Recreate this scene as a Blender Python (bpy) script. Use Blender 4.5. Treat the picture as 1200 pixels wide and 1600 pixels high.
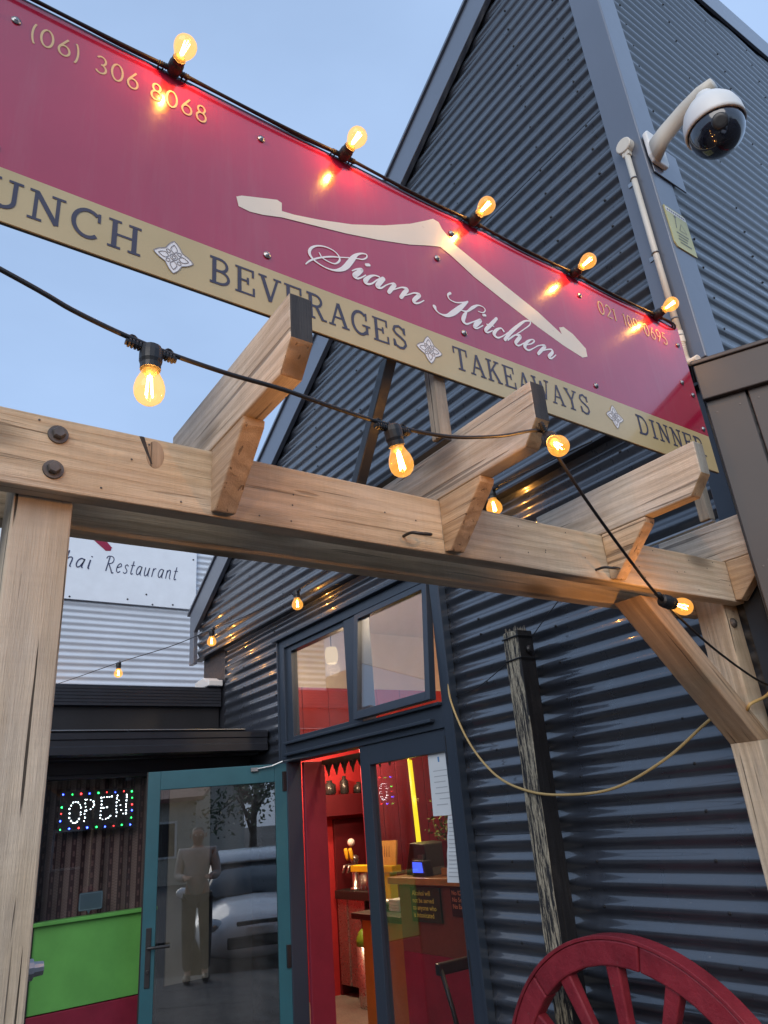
import bpy, bmesh, math, random
from math import sin, cos, pi, radians, sqrt, atan2
from mathutils import Vector, Matrix

# ------------------------------------------------------------------ camera, world, sun, exposure
scene = bpy.context.scene
for o in list(bpy.data.objects):
    bpy.data.objects.remove(o)
C = bpy.context.scene.collection
random.seed(7)

GROUND = -1.65            # heights are measured from the camera's eye level
cam_data = bpy.data.cameras.new('camera')
cam = bpy.data.objects.new('camera', cam_data); C.objects.link(cam)
PITCH, ROLL, YAW = radians(22.672), radians(-5.0634), radians(53.2464)
fwd = Vector((-sin(YAW)*cos(PITCH), cos(YAW)*cos(PITCH), sin(PITCH)))
rt = Vector((cos(YAW), sin(YAW), 0)); up = rt.cross(fwd)
r2 = cos(ROLL)*rt + sin(ROLL)*up; u2 = -sin(ROLL)*rt + cos(ROLL)*up
cam.matrix_world = Matrix((( r2.x, u2.x, -fwd.x, 0), (r2.y, u2.y, -fwd.y, 0), (r2.z, u2.z, -fwd.z, 0), (0, 0, 0, 1)))
cam_data.sensor_fit = 'VERTICAL'; cam_data.sensor_height = 36.0
cam_data.lens = 1124.66/1600*36.0
cam_data.clip_start = 0.02; cam_data.clip_end = 4000
scene.camera = cam
scene.render.resolution_x, scene.render.resolution_y = 768, 1024

SUN_EL, SUN_ROT = radians(28), radians(138)
world = bpy.data.worlds.new('World'); scene.world = world; world.use_nodes = True
wn, wl = world.node_tree.nodes, world.node_tree.links
wn.clear()
wo = wn.new('ShaderNodeOutputWorld'); bg = wn.new('ShaderNodeBackground')
sky = wn.new('ShaderNodeTexSky'); sky.sky_type = 'NISHITA'; sky.sun_disc = False
sky.sun_elevation = SUN_EL; sky.sun_rotation = SUN_ROT
sky.air_density = 1.0; sky.dust_density = 1.5; sky.ozone_density = 3.0
# thin even evening cloud drawn over the blue
tc = wn.new('ShaderNodeTexCoord'); mp = wn.new('ShaderNodeMapping'); mp.inputs['Scale'].default_value = (1.0, 1.0, 2.6)
nz = wn.new('ShaderNodeTexNoise'); nz.inputs['Scale'].default_value = 1.7; nz.inputs['Detail'].default_value = 5; nz.inputs['Roughness'].default_value = 0.5
rp = wn.new('ShaderNodeValToRGB'); rp.color_ramp.elements[0].position = 0.35; rp.color_ramp.elements[1].position = 0.72
rp.color_ramp.elements[0].color = (0.62,)*3 + (1,); rp.color_ramp.elements[1].color = (0.80,)*3 + (1,)
mx = wn.new('ShaderNodeMix'); mx.data_type = 'RGBA'
mx.inputs[7].default_value = (4.55, 6.35, 9.5, 1)
wl.new(tc.outputs['Generated'], mp.inputs['Vector']); wl.new(mp.outputs[0], nz.inputs['Vector']); wl.new(nz.outputs['Fac'], rp.inputs['Fac'])
wl.new(rp.outputs['Color'], mx.inputs[0]); wl.new(sky.outputs['Color'], mx.inputs[6])
wl.new(mx.outputs[2], bg.inputs['Color']); bg.inputs['Strength'].default_value = 0.099
wl.new(bg.outputs[0], wo.inputs['Surface'])

sun_data = bpy.data.lights.new('sun', 'SUN'); sun_data.energy = 1.5; sun_data.angle = radians(50); sun_data.color = (1.0, 0.93, 0.84)
sun = bpy.data.objects.new('sun', sun_data); C.objects.link(sun)
sd = Vector((sin(SUN_ROT)*cos(SUN_EL), cos(SUN_ROT)*cos(SUN_EL), sin(SUN_EL)))
sun.rotation_euler = sd.to_track_quat('Z', 'Y').to_euler(); sun.location = sd*20

vs = scene.view_settings
vs.view_transform = 'Standard'; vs.look = 'None'; vs.exposure = 0.3; vs.gamma = 1.0; vs.use_curve_mapping = False
scene.render.engine = 'CYCLES'
scene.cycles.max_bounces = 8; scene.cycles.transparent_max_bounces = 16; scene.cycles.glossy_bounces = 4; scene.cycles.transmission_bounces = 6
scene.cycles.caustics_reflective = False; scene.cycles.caustics_refractive = False
scene.cycles.sample_clamp_indirect = 6.0

# ------------------------------------------------------------------ helpers
WLOC = {}
def tag(o, label=None, cat=None, group=None, kind=None):
    if label: o['label'] = label
    if cat: o['category'] = cat
    if group: o['group'] = group
    if kind: o['kind'] = kind
    return o
def thing(name, loc, label, cat, group=None):
    o = bpy.data.objects.new(name, None); C.objects.link(o)
    o.location = loc; o.empty_display_size = 0.1; WLOC[o.name] = Vector(loc)
    return tag(o, label, cat, group)

class MB:
    """collects verts/faces in world space (or in a local frame when build(frame=...) is given)"""
    def __init__(s): s.v = []; s.f = []; s.m = []
    def face(s, idx, m=0): s.f.append(idx); s.m.append(m)
    def box(s, x0, x1, y0, y1, z0, z1, m=0):
        n = len(s.v)
        s.v += [(x0,y0,z0),(x1,y0,z0),(x1,y1,z0),(x0,y1,z0),(x0,y0,z1),(x1,y0,z1),(x1,y1,z1),(x0,y1,z1)]
        for q in ((3,2,1,0),(4,5,6,7),(0,1,5,4),(1,2,6,5),(2,3,7,6),(3,0,4,7)): s.face([n+i for i in q], m)
        return s
    def hexa(s, P, m=0):     # eight points, bottom ring then top ring
        n = len(s.v); s.v += [tuple(p) for p in P]
        for q in ((3,2,1,0),(4,5,6,7),(0,1,5,4),(1,2,6,5),(2,3,7,6),(3,0,4,7)): s.face([n+i for i in q], m)
        return s
    def prism(s, pts, axis, a, b, m=0, mcap=None):   # polygon in the plane across axis, extruded a..b
        n = len(s.v); k = len(pts)
        for t in (a, b):
            for (p, q) in pts:
                s.v.append({'x': (t,p,q), 'y': (p,t,q), 'z': (p,q,t)}[axis])
        mc = m if mcap is None else mcap
        s.face([n+i for i in range(k)][::-1], mc); s.face([n+k+i for i in range(k)], mc)
        for i in range(k):
            j = (i+1) % k; s.face([n+i, n+j, n+k+j, n+k+i], m)
        return s
    def quad(s, a, b, c, d, m=0):
        n = len(s.v); s.v += [tuple(a), tuple(b), tuple(c), tuple(d)]; s.face([n,n+1,n+2,n+3], m); return s
    def tube(s, path, r, seg=8, m=0, cap=True):
        path = [Vector(p) for p in path]; n0 = len(s.v); prev = None
        rr = r if isinstance(r, (list, tuple)) else [r]*len(path)
        for i, p in enumerate(path):
            t = (path[min(i+1, len(path)-1)] - path[max(i-1, 0)]).normalized()
            if prev is None:
                a = t.orthogonal().normalized()
            else:
                a = (prev - t*prev.dot(t)).normalized()
            prev = a; b = t.cross(a)
            for k in range(seg):
                w = 2*pi*k/seg; s.v.append(tuple(p + (a*cos(w)+b*sin(w))*rr[i]))
        for i in range(len(path)-1):
            for k in range(seg):
                j = (k+1) % seg; s.face([n0+i*seg+k, n0+i*seg+j, n0+(i+1)*seg+j, n0+(i+1)*seg+k], m)
        if cap:
            s.face([n0+k for k in range(seg)][::-1], m); e = n0+(len(path)-1)*seg; s.face([e+k for k in range(seg)], m)
        return s
    def lathe(s, prof, c=(0,0,0), ax=(0,0,1), seg=20, m=0, cap=True):   # prof: (radius, height along ax)
        c = Vector(c); ax = Vector(ax).normalized(); a = ax.orthogonal().normalized(); b = ax.cross(a); n0 = len(s.v)
        for (r, h) in prof:
            for k in range(seg):
                w = 2*pi*k/seg; s.v.append(tuple(c + ax*h + (a*cos(w)+b*sin(w))*max(r, 1e-5)))
        for i in range(len(prof)-1):
            for k in range(seg):
                j = (k+1) % seg; s.face([n0+i*seg+k, n0+i*seg+j, n0+(i+1)*seg+j, n0+(i+1)*seg+k], m)
        if cap:
            s.face([n0+k for k in range(seg)][::-1], m); e = n0+(len(prof)-1)*seg; s.face([e+k for k in range(seg)], m)
        return s
    def ball(s, c, r, seg=12, rings=8, m=0, sc=(1,1,1)):
        n0 = len(s.v); c = Vector(c)
        for i in range(rings+1):
            th = pi*i/rings
            for k in range(seg):
                ph = 2*pi*k/seg
                s.v.append((c.x+r*sc[0]*sin(th)*cos(ph), c.y+r*sc[1]*sin(th)*sin(ph), c.z+r*sc[2]*cos(th)))
        for i in range(rings):
            for k in range(seg):
                j = (k+1) % seg; s.face([n0+i*seg+k, n0+(i+1)*seg+k, n0+(i+1)*seg+j, n0+i*seg+j], m)
        return s
    def build(s, name, mats, parent=None, smooth=False, bevel=0.0, frame=None, label=None, cat=None, group=None, kind=None, auto=None):
        if not isinstance(mats, (list, tuple)): mats = [mats]
        vs_ = [Vector(v) for v in s.v]
        lo = Vector((min(v.x for v in vs_), min(v.y for v in vs_), min(v.z for v in vs_)))
        hi = Vector((max(v.x for v in vs_), max(v.y for v in vs_), max(v.z for v in vs_)))
        c = Vector((0,0,0)) if frame is not None else (lo+hi)/2
        me = bpy.data.meshes.new(name); me.from_pydata([tuple(v-c) for v in vs_], [], s.f); me.update()
        for m_ in mats: me.materials.append(m_)
        for i, p in enumerate(me.polygons):
            p.material_index = min(s.m[i], len(mats)-1); p.use_smooth = smooth
        bm = bmesh.new(); bm.from_mesh(me); bmesh.ops.recalc_face_normals(bm, faces=bm.faces); bm.to_mesh(me); bm.free()
        if auto is not None:
            me.shade_smooth() if hasattr(me, 'shade_smooth') else None
            try: me.set_sharp_from_angle(angle=radians(auto))
            except Exception: pass
        o = bpy.data.objects.new(name, me); C.objects.link(o)
        base = WLOC.get(parent.name, Vector((0,0,0))) if parent else Vector((0,0,0))
        if frame is not None:
            o.matrix_basis = Matrix.Translation(-base) @ frame; wl_ = frame.translation.copy()
        else:
            o.location = c - base; wl_ = c
        WLOC[o.name] = Vector(wl_) if frame is None else Vector(wl_)
        if parent: o.parent = parent
        if bevel > 0:
            b = o.modifiers.new('bevel', 'BEVEL'); b.width = bevel; b.segments = 2; b.limit_method = 'ANGLE'; b.angle_limit = radians(40)
        return tag(o, label, cat, group, kind)

def light(name, loc, power, color, parent=None, radius=0.02):
    d = bpy.data.lights.new(name, 'POINT'); d.energy = power; d.color = color; d.shadow_soft_size = radius
    o = bpy.data.objects.new(name, d); C.objects.link(o)
    o.location = Vector(loc) - (WLOC[parent.name] if parent else Vector((0,0,0)))
    if parent: o.parent = parent
    return o

def catmull(P, n=6):
    out = []
    for i in range(len(P)-1):
        p0 = P[max(i-1,0)]; p1 = P[i]; p2 = P[i+1]; p3 = P[min(i+2, len(P)-1)]
        for k in range(n):
            t = k/n
            out.append(tuple(0.5*((2*b)+(-a+c)*t+(2*a-5*b+4*c-d)*t*t+(-a+3*b-3*c+d)*t**3) for a,b,c,d in zip(p0,p1,p2,p3)))
    out.append(tuple(P[-1])); return out

# ------------------------------------------------------------------ materials
MATS = {}
class N:
    def __init__(s, name):
        s.mat = bpy.data.materials.new(name); s.mat.use_nodes = True; s.n = s.mat.node_tree.nodes; s.l = s.mat.node_tree.links
        s.b = s.n['Principled BSDF']; s.out = s.n['Material Output']; s.tc = s.n.new('ShaderNodeTexCoord')
    def link(s, a, b): s.l.new(a, b)
    def noise(s, scale=(1,1,1), sc=5, detail=4, rough=0.5, dist=0.0, coord='Object', rnd=True):
        m = s.n.new('ShaderNodeMapping'); m.inputs['Scale'].default_value = scale
        s.link(s.tc.outputs[coord], m.inputs['Vector'])
        if rnd:
            oi = s.n.new('ShaderNodeObjectInfo'); mu = s.n.new('ShaderNodeMath'); mu.operation = 'MULTIPLY'; mu.inputs[1].default_value = 37.0
            s.link(oi.outputs['Random'], mu.inputs[0]); s.link(mu.outputs[0], m.inputs['Location'])
        t = s.n.new('ShaderNodeTexNoise'); t.inputs['Scale'].default_value = sc; t.inputs['Detail'].default_value = detail
        t.inputs['Roughness'].default_value = rough; t.inputs['Distortion'].default_value = dist
        s.link(m.outputs[0], t.inputs['Vector']); return t.outputs['Fac']
    def ramp(s, fac, stops):
        r = s.n.new('ShaderNodeValToRGB'); e = r.color_ramp.elements
        while len(e) < len(stops): e.new(0.5)
        for i, (p, c) in enumerate(stops):
            e[i].position = p; e[i].color = (c, c, c, 1) if isinstance(c, (int, float)) else tuple(c)+(1,)
        s.link(fac, r.inputs['Fac']); return r.outputs['Color']
    def mix(s, fac, a, b, mode='MIX'):
        m = s.n.new('ShaderNodeMix'); m.data_type = 'RGBA'; m.blend_type = mode
        for sock, v in ((0, fac), (6, a), (7, b)):
            if isinstance(v, (int, float)): m.inputs[sock].default_value = v
            elif isinstance(v, tuple): m.inputs[sock].default_value = v+(1,)
            else: s.link(v, m.inputs[sock])
        return m.outputs[2]
    def math(s, op, a, b=0.0):
        m = s.n.new('ShaderNodeMath'); m.operation = op
        for i, v in enumerate((a, b)):
            if isinstance(v, (int, float)): m.inputs[i].default_value = v
            else: s.link(v, m.inputs[i])
        return m.outputs[0]
    def color(s, c):
        if isinstance(c, tuple): s.b.inputs['Base Color'].default_value = c+(1,)
        else: s.link(c, s.b.inputs['Base Color'])
        return s
    def rough(s, r):
        if isinstance(r, (int, float)): s.b.inputs['Roughness'].default_value = r
        else: s.link(r, s.b.inputs['Roughness'])
        return s
    def bump(s, h, strength=0.3, dist=0.004):
        b = s.n.new('ShaderNodeBump'); b.inputs['Strength'].default_value = strength; b.inputs['Distance'].default_value = dist
        s.link(h, b.inputs['Height']); s.link(b.outputs[0], s.b.inputs['Normal']); return s

def paint(name, col, rough=0.45, var=0.12, metal=0.0, bump=0.05, spec=0.5, sc=6.0, coat=0.0, rv=1.0):
    if name in MATS: return MATS[name]
    k = N(name); n1 = k.noise((1,1,1), sc, 6, 0.6); n2 = k.noise((1,1,1), sc*9, 3, 0.6)
    d = tuple(c*(1-var) for c in col); l = tuple(min(1, c*(1+var)) for c in col)
    k.color(k.mix(k.ramp(n1, [(0.3, 0.0), (0.7, 1.0)]), d, l)); k.rough(k.ramp(n2, [(0.3, max(0.03, rough-0.08*rv)), (0.75, min(1, rough+0.1*rv))]))
    k.b.inputs['Metallic'].default_value = metal; k.b.inputs['Specular IOR Level'].default_value = spec
    if coat: k.b.inputs['Coat Weight'].default_value = coat; k.b.inputs['Coat Roughness'].default_value = 0.04 if coat == 1.0 else 0.20; k.b.inputs['Coat IOR'].default_value = 1.5 if coat == 1.0 else 1.65
    if bump: k.bump(n2, bump, 0.002)
    MATS[name] = k.mat; return k.mat

def emit(name, col, strength):
    if name in MATS: return MATS[name]
    k = N(name); k.color((0.02,0.02,0.02)); k.b.inputs['Emission Color'].default_value = col+(1,); k.b.inputs['Emission Strength'].default_value = strength
    MATS[name] = k.mat; return k.mat

def glass(name, tint=(1,1,1), rough=0.0, dirt=0.06, ior=1.5, glow=None):
    """thin pane: fresnel reflection over clear transmission, with a little dust"""
    if name in MATS: return MATS[name]
    k = N(name); k.n.remove(k.b)
    tr = k.n.new('ShaderNodeBsdfTransparent'); tr.inputs['Color'].default_value = tint+(1,)
    gl = k.n.new('ShaderNodeBsdfGlossy'); gl.inputs['Roughness'].default_value = rough
    fr = k.n.new('ShaderNodeFresnel'); ge = k.n.new('ShaderNodeNewGeometry')
    # same reflectance from either side of the thin wall: the node inverts the index on back faces
    k.link(k.math('ADD', k.math('MULTIPLY', ge.outputs['Backfacing'], 1/ior-ior), ior), fr.inputs['IOR'])
    f2 = fr.outputs[0]
    ms = k.n.new('ShaderNodeMixShader'); k.link(f2, ms.inputs[0]); k.link(tr.outputs[0], ms.inputs[1]); k.link(gl.outputs[0], ms.inputs[2])
    df = k.n.new('ShaderNodeBsdfDiffuse'); df.inputs['Color'].default_value = (0.5,0.5,0.5,1)
    nz_ = k.noise((1,1,0.35), 2.2, 6, 0.65)
    m2 = k.n.new('ShaderNodeMixShader'); k.link(k.ramp(nz_, [(0.45, 0.0), (0.85, dirt)]), m2.inputs[0]); k.link(ms.outputs[0], m2.inputs[1]); k.link(df.outputs[0], m2.inputs[2])
    last = m2.outputs[0]
    if glow:
        em = k.n.new('ShaderNodeEmission'); em.inputs['Color'].default_value = glow[0]+(1,); em.inputs['Strength'].default_value = glow[1]
        ad = k.n.new('ShaderNodeAddShader'); k.link(last, ad.inputs[0]); k.link(em.outputs[0], ad.inputs[1]); last = ad.outputs[0]
    k.link(last, k.out.inputs['Surface']); MATS[name] = k.mat; return k.mat

def wood(name, axis, dark, lite, grey=(0.30,0.27,0.25), greyamt=0.3, rough=0.75, crack=0.5, ring=1.0):
    """sawn timber, grain along the local axis"""
    if name in MATS: return MATS[name]
    k = N(name)
    def sc(a, c): return tuple(a if i == 'xyz'.index(axis) else c for i in range(3))
    big = k.noise(sc(0.9, 9), 2.2, 5, 0.55, 1.2)
    rings = k.n.new('ShaderNodeTexWave'); rings.wave_type = 'BANDS'; rings.bands_direction = {'x':'Z','y':'Z','z':'X'}[axis]
    rings.inputs['Scale'].default_value = 9; rings.inputs['Distortion'].default_value = 7.0; rings.inputs['Detail'].default_value = 3; rings.inputs['Detail Scale'].default_value = 1.3
    m = k.n.new('ShaderNodeMapping'); m.inputs['Scale'].default_value = sc(0.16, 1.5)
    oi = k.n.new('ShaderNodeObjectInfo'); mu = k.math('MULTIPLY', oi.outputs['Random'], 29.0); k.link(mu, m.inputs['Location'])
    k.link(k.tc.outputs['Object'], m.inputs['Vector']); k.link(m.outputs[0], rings.inputs['Vector'])
    fine = k.noise(sc(3.5, 150), 3, 4, 0.7)
    patch = k.noise(sc(1.2, 3.0), 2.0, 4, 0.6)
    crk = k.noise(sc(0.55, 26), 3.2, 2, 0.45, 0.4)
    crkf = k.ramp(crk, [(0.315, 1.0), (0.345, 0.0)])
    kn = k.n.new('ShaderNodeTexVoronoi'); kn.inputs['Scale'].default_value = 1.0
    m2 = k.n.new('ShaderNodeMapping'); m2.inputs['Scale'].default_value = sc(2.6, 7.5); k.link(mu, m2.inputs['Location']); k.link(k.tc.outputs['Object'], m2.inputs['Vector']); k.link(m2.outputs[0], kn.inputs['Vector'])
    knf = k.ramp(kn.outputs['Distance'], [(0.05, 1.0), (0.13, 0.75), (0.24, 0.0)])
    saw = k.noise(sc(120, 4), 1.0, 3, 0.6)
    c = k.mix(k.ramp(big, [(0.3, 0.0), (0.7, 1.0)]), dark, lite)
    rr = k.ramp(rings.outputs['Fac'], [(0.25, 0.0), (0.9, 1.0)])
    c = k.mix(k.math('MULTIPLY', rr, 0.27*ring), c, tuple(x*0.55 for x in dark))
    c = k.mix(k.math('MULTIPLY', k.ramp(fine, [(0.35, 1.0), (0.6, 0.0)]), 0.30), c, tuple(x*0.6 for x in dark))
    c = k.mix(k.math('MULTIPLY', k.ramp(patch, [(0.4, 0.0), (0.68, 1.0)]), greyamt), c, grey)
    c = k.mix(k.math('MULTIPLY', knf, 0.75), c, tuple(x*0.28 for x in dark))
    c = k.mix(k.math('MULTIPLY', crkf, crack), c, (0.02,0.015,0.012))
    c = k.mix(k.math('MULTIPLY', k.ramp(saw, [(0.46, 0.0), (0.66, 1.0)]), 0.07), c, tuple(x*0.5 for x in dark))
    br = k.math('ADD', k.math('MULTIPLY', oi.outputs['Random'], 0.34), 0.83)
    hs = k.n.new('ShaderNodeHueSaturation'); k.link(c, hs.inputs['Color']); k.link(br, hs.inputs['Value'])
    dirt = k.noise((1,1,1), 3.0, 7, 0.7)
    c = k.mix(k.math('MULTIPLY', k.ramp(dirt, [(0.52, 0.0), (0.74, 1.0)]), 0.28), hs.outputs['Color'], (0.16,0.135,0.12))
    k.color(c); k.rough(rough); k.b.inputs['Specular IOR Level'].default_value = 0.25
    h = k.math('SUBTRACT', k.math('ADD', k.math('MULTIPLY', fine, 0.6), k.math('ADD', k.math('MULTIPLY', rr, -0.25), k.math('MULTIPLY', saw, 0.16))), k.math('MULTIPLY', crkf, crack*1.5))
    k.bump(h, 0.9, 0.004)
    MATS[name] = k.mat; return k.mat

NAVY = (0.030, 0.040, 0.058)
M_clad = paint('coated_steel_navy', (0.030,0.038,0.053), 0.30, 0.12, bump=0.0, spec=0.8, sc=2.0, coat=0.7, rv=0.25)
def cladding(name, col):
    k = N(name); a = k.noise((1.5,1.5,6), 1.2, 6, 0.6); b = k.noise((14,14,0.8), 1.5, 5, 0.65); e_ = k.noise((1,1,1), 45, 3, 0.7)
    c = k.mix(k.ramp(a, [(0.3,0.0),(0.7,1.0)]), tuple(x*0.86 for x in col), tuple(x*1.12 for x in col))
    c = k.mix(k.math('MULTIPLY', k.ramp(b, [(0.50,0.0),(0.78,1.0)]), 0.16), c, (0.09,0.095,0.105))
    c = k.mix(k.math('MULTIPLY', k.ramp(e_, [(0.68,0.0),(0.74,1.0)]), 0.35), c, (0.22,0.21,0.20))
    k.color(c); k.rough(k.ramp(b, [(0.35,0.26),(0.75,0.46)])); k.b.inputs['Specular IOR Level'].default_value = 0.8
    k.b.inputs['Coat Weight'].default_value = 1.0; k.b.inputs['Coat Roughness'].default_value = 0.06; k.b.inputs['Coat IOR'].default_value = 1.5
    MATS[name] = k.mat; return k.mat
M_clad = cladding('cladding_navy', (0.034,0.041,0.055))
M_flash = paint('flashing_slate', (0.085,0.100,0.135), 0.36, 0.06, bump=0.0, spec=0.8, sc=2.0, rv=0.2, coat=0.6)
M_frame = paint('frame_navy', (0.032,0.045,0.066), 0.36, 0.08, bump=0.0, sc=2.0, rv=0.3)
M_dark = paint('fascia_black', (0.018,0.020,0.027), 0.42, 0.15, bump=0.03)
M_teal = paint('door_teal', (0.022,0.105,0.135), 0.42, 0.1, bump=0.03)
M_black = paint('rubber_black', (0.012,0.012,0.014), 0.5, 0.2, bump=0.1)
M_blacksteel = paint('black_steel', (0.02,0.02,0.022), 0.4, 0.2, bump=0.05)
M_galv = paint('zinc_steel', (0.32,0.33,0.34), 0.38, 0.15, metal=0.9, bump=0.06)
M_rust = paint('weathered_bolt', (0.13,0.12,0.115), 0.55, 0.25, metal=0.6, bump=0.2, sc=40)
M_white = paint('white_plastic', (0.74,0.74,0.72), 0.4, 0.06, bump=0.03)
M_cream = paint('aged_plastic', (0.62,0.58,0.50), 0.45, 0.1, bump=0.05)
M_glass = glass('window_glass', (0.90,0.93,0.94), ior=2.1)
M_glassd = glass('door_glass', (0.78,0.80,0.80), dirt=0.10, ior=2.8)
W_beam = wood('timber_beam', 'y', (0.66,0.50,0.325), (0.92,0.76,0.54), (0.72,0.62,0.53), 0.50, crack=0.35)
W_raft = wood('timber_rafter', 'x', (0.45,0.355,0.26), (0.72,0.60,0.47), (0.56,0.52,0.48), 0.65)
W_post = wood('timber_post', 'z', (0.52,0.41,0.28), (0.78,0.65,0.48), (0.58,0.54,0.48), 0.5, crack=0.9)
W_block = wood('timber_block', 'x', (0.50,0.33,0.19), (0.74,0.54,0.35), (0.50,0.43,0.37), 0.35)
W_end = wood('timber_end_grain', 'z', (0.40,0.24,0.12), (0.60,0.39,0.21), (0.28,0.22,0.18), 0.3, ring=1.6)
W_tar = wood('timber_weathered_black', 'z', (0.035,0.032,0.034), (0.10,0.09,0.085), (0.05,0.05,0.055), 0.6)
W_grey = wood('timber_old_grey', 'z', (0.22,0.19,0.15), (0.44,0.40,0.33), (0.12,0.10,0.08), 0.7, crack=0.9)
# ------------------------------------------------------------------ lettering helpers (flat shapes on a sign face)
def xf(mb, M):
    mb.v = [tuple(M @ Vector(p)) for p in mb.v]; return mb
def ribbon(mb, pts, put, m=0):
    # overlapping strokes sit a few hundredths of a millimetre apart
    mb.nrib = getattr(mb, 'nrib', 0)+1; nr = Vector(getattr(mb, 'nrm', (1,0,0)))*(mb.nrib % 9)*6e-5
    """pts: (u, v, width); put(u, v) -> world point"""
    L = []; R_ = []
    for i, (u, v, w) in enumerate(pts):
        a = pts[max(i-1, 0)]; b = pts[min(i+1, len(pts)-1)]
        dx, dy = b[0]-a[0], b[1]-a[1]; d = sqrt(dx*dx+dy*dy) or 1
        L.append((u-dy/d*w/2, v+dx/d*w/2)); R_.append((u+dy/d*w/2, v-dx/d*w/2))
    n = len(mb.v)
    for l, r in zip(L, R_): mb.v += [tuple(Vector(put(*l))+nr), tuple(Vector(put(*r))+nr)]
    for i in range(len(pts)-1): mb.face([n+2*i, n+2*i+1, n+2*i+3, n+2*i+2], m)
def arc(cx, cy, rx, ry, a0, a1, n=14):
    return [(cx+rx*cos(radians(a0+(a1-a0)*i/n)), cy+ry*sin(radians(a0+(a1-a0)*i/n))) for i in range(n+1)]
T_, H_ = 0.15, 0.085       # thick and thin pen of the slab letters
SL = {
 'L': (0.8, [([(.22,0),(.22,1)],T_),([(.05,1),(.4,1)],H_),([(.05,0),(.72,0)],H_),([(.72,-.04),(.72,.28)],H_)]),
 'U': (0.92, [([(.2,1)]+arc(.46,.3,.26,.28,180,270),T_),(arc(.46,.3,.26,.28,270,360)+[(.72,1)],T_*.8),([(.03,1),(.38,1)],H_),([(.55,1),(.9,1)],H_)]),
 'N': (0.95, [([(.2,0),(.2,1)],H_*1.2),([(.2,1),(.74,0)],T_),([(.74,0),(.74,1)],H_*1.2),([(.03,0),(.38,0)],H_),([(.03,1),(.25,1)],H_),([(.57,1),(.92,1)],H_)]),
 'C': (0.86, [(arc(.45,.5,.36,.5,48,312,22),T_*.85),([(.74,.66),(.74,1)],H_)]),
 'H': (0.95, [([(.2,0),(.2,1)],T_),([(.75,0),(.75,1)],T_),([(.2,.5),(.75,.5)],H_),([(.03,0),(.38,0)],H_),([(.03,1),(.38,1)],H_),([(.58,0),(.93,0)],H_),([(.58,1),(.93,1)],H_)]),
 'B': (0.84, [([(.2,0),(.2,1)],T_),([(.04,1),(.38,1)]+arc(.4,.755,.27,.245,90,-90,10)+[(.2,.51)],H_*1.25),([(.2,.51),(.38,.51)]+arc(.4,.255,.33,.255,90,-90,10)+[(.04,0)],H_*1.25)]),
 'E': (0.84, [([(.2,0),(.2,1)],T_),([(.04,1),(.74,1)],H_),([(.72,1.04),(.72,.72)],H_),([(.2,.52),(.52,.52)],H_),([(.52,.38),(.52,.66)],H_),([(.04,0),(.76,0)],H_),([(.75,-.04),(.75,.3)],H_)]),
 'V': (0.9, [([(.15,1),(.46,0)],T_),([(.46,0),(.76,1)],H_*1.1),([(0,1),(.33,1)],H_),([(.6,1),(.92,1)],H_)]),
 'R': (0.88, [([(.2,0),(.2,1)],T_),([(.04,1),(.38,1)]+arc(.4,.75,.27,.25,90,-90,10)+[(.2,.5)],H_*1.25),([(.44,.5),(.7,0)],T_*.9),([(.04,0),(.38,0)],H_),([(.64,0),(.88,0)],H_)]),
 'A': (0.9, [([(.14,0),(.45,1)],H_*1.1),([(.45,1),(.77,0)],T_),([(.25,.36),(.65,.36)],H_),([(0,0),(.3,0)],H_),([(.58,0),(.92,0)],H_)]),
 'G': (0.92, [(arc(.45,.5,.36,.5,48,318,22),T_*.85),([(.74,.66),(.74,1)],H_),([(.75,.06),(.75,.42)],T_*.8),([(.54,.42),(.92,.42)],H_)]),
 'S': (0.8, [([(.66,.7),(.64,.88),(.42,1),(.2,.92),(.13,.75),(.24,.61),(.48,.49),(.66,.37),(.7,.2),(.56,.03),(.38,0),(.18,.08),(.12,.3)],T_*.8),([(.68,.66),(.68,.98)],H_),([(.12,.02),(.12,.34)],H_)]),
 'T': (0.88, [([(.45,0),(.45,1)],T_),([(.06,1),(.84,1)],H_),([(.08,1.04),(.08,.7)],H_),([(.82,1.04),(.82,.7)],H_),([(.25,0),(.65,0)],H_)]),
 'K': (0.92, [([(.2,0),(.2,1)],T_),([(.24,.42),(.7,1)],H_*1.1),([(.4,.58),(.76,0)],T_),([(.03,0),(.38,0)],H_),([(.03,1),(.38,1)],H_),([(.52,1),(.84,1)],H_),([(.62,0),(.92,0)],H_)]),
 'W': (1.2, [([(.15,1),(.37,0)],T_),([(.37,0),(.6,.9)],H_),([(.6,.9),(.83,0)],T_),([(.83,0),(1.05,1)],H_),([(0,1),(.32,1)],H_),([(.88,1),(1.2,1)],H_)]),
 'Y': (0.9, [([(.12,1),(.45,.48)],T_),([(.45,.48),(.78,1)],H_*1.1),([(.45,.5),(.45,0)],T_),([(0,1),(.3,1)],H_),([(.6,1),(.92,1)],H_),([(.26,0),(.64,0)],H_)]),
 'D': (0.92, [([(.2,0),(.2,1)],T_),([(.04,1),(.38,1)]+arc(.4,.5,.38,.5,90,-90,16)+[(.04,0)],H_*1.35)]),
 'I': (0.5, [([(.25,0),(.25,1)],T_),([(.05,0),(.45,0)],H_),([(.05,1),(.45,1)],H_)]),
}
D_ = 0.11
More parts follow.
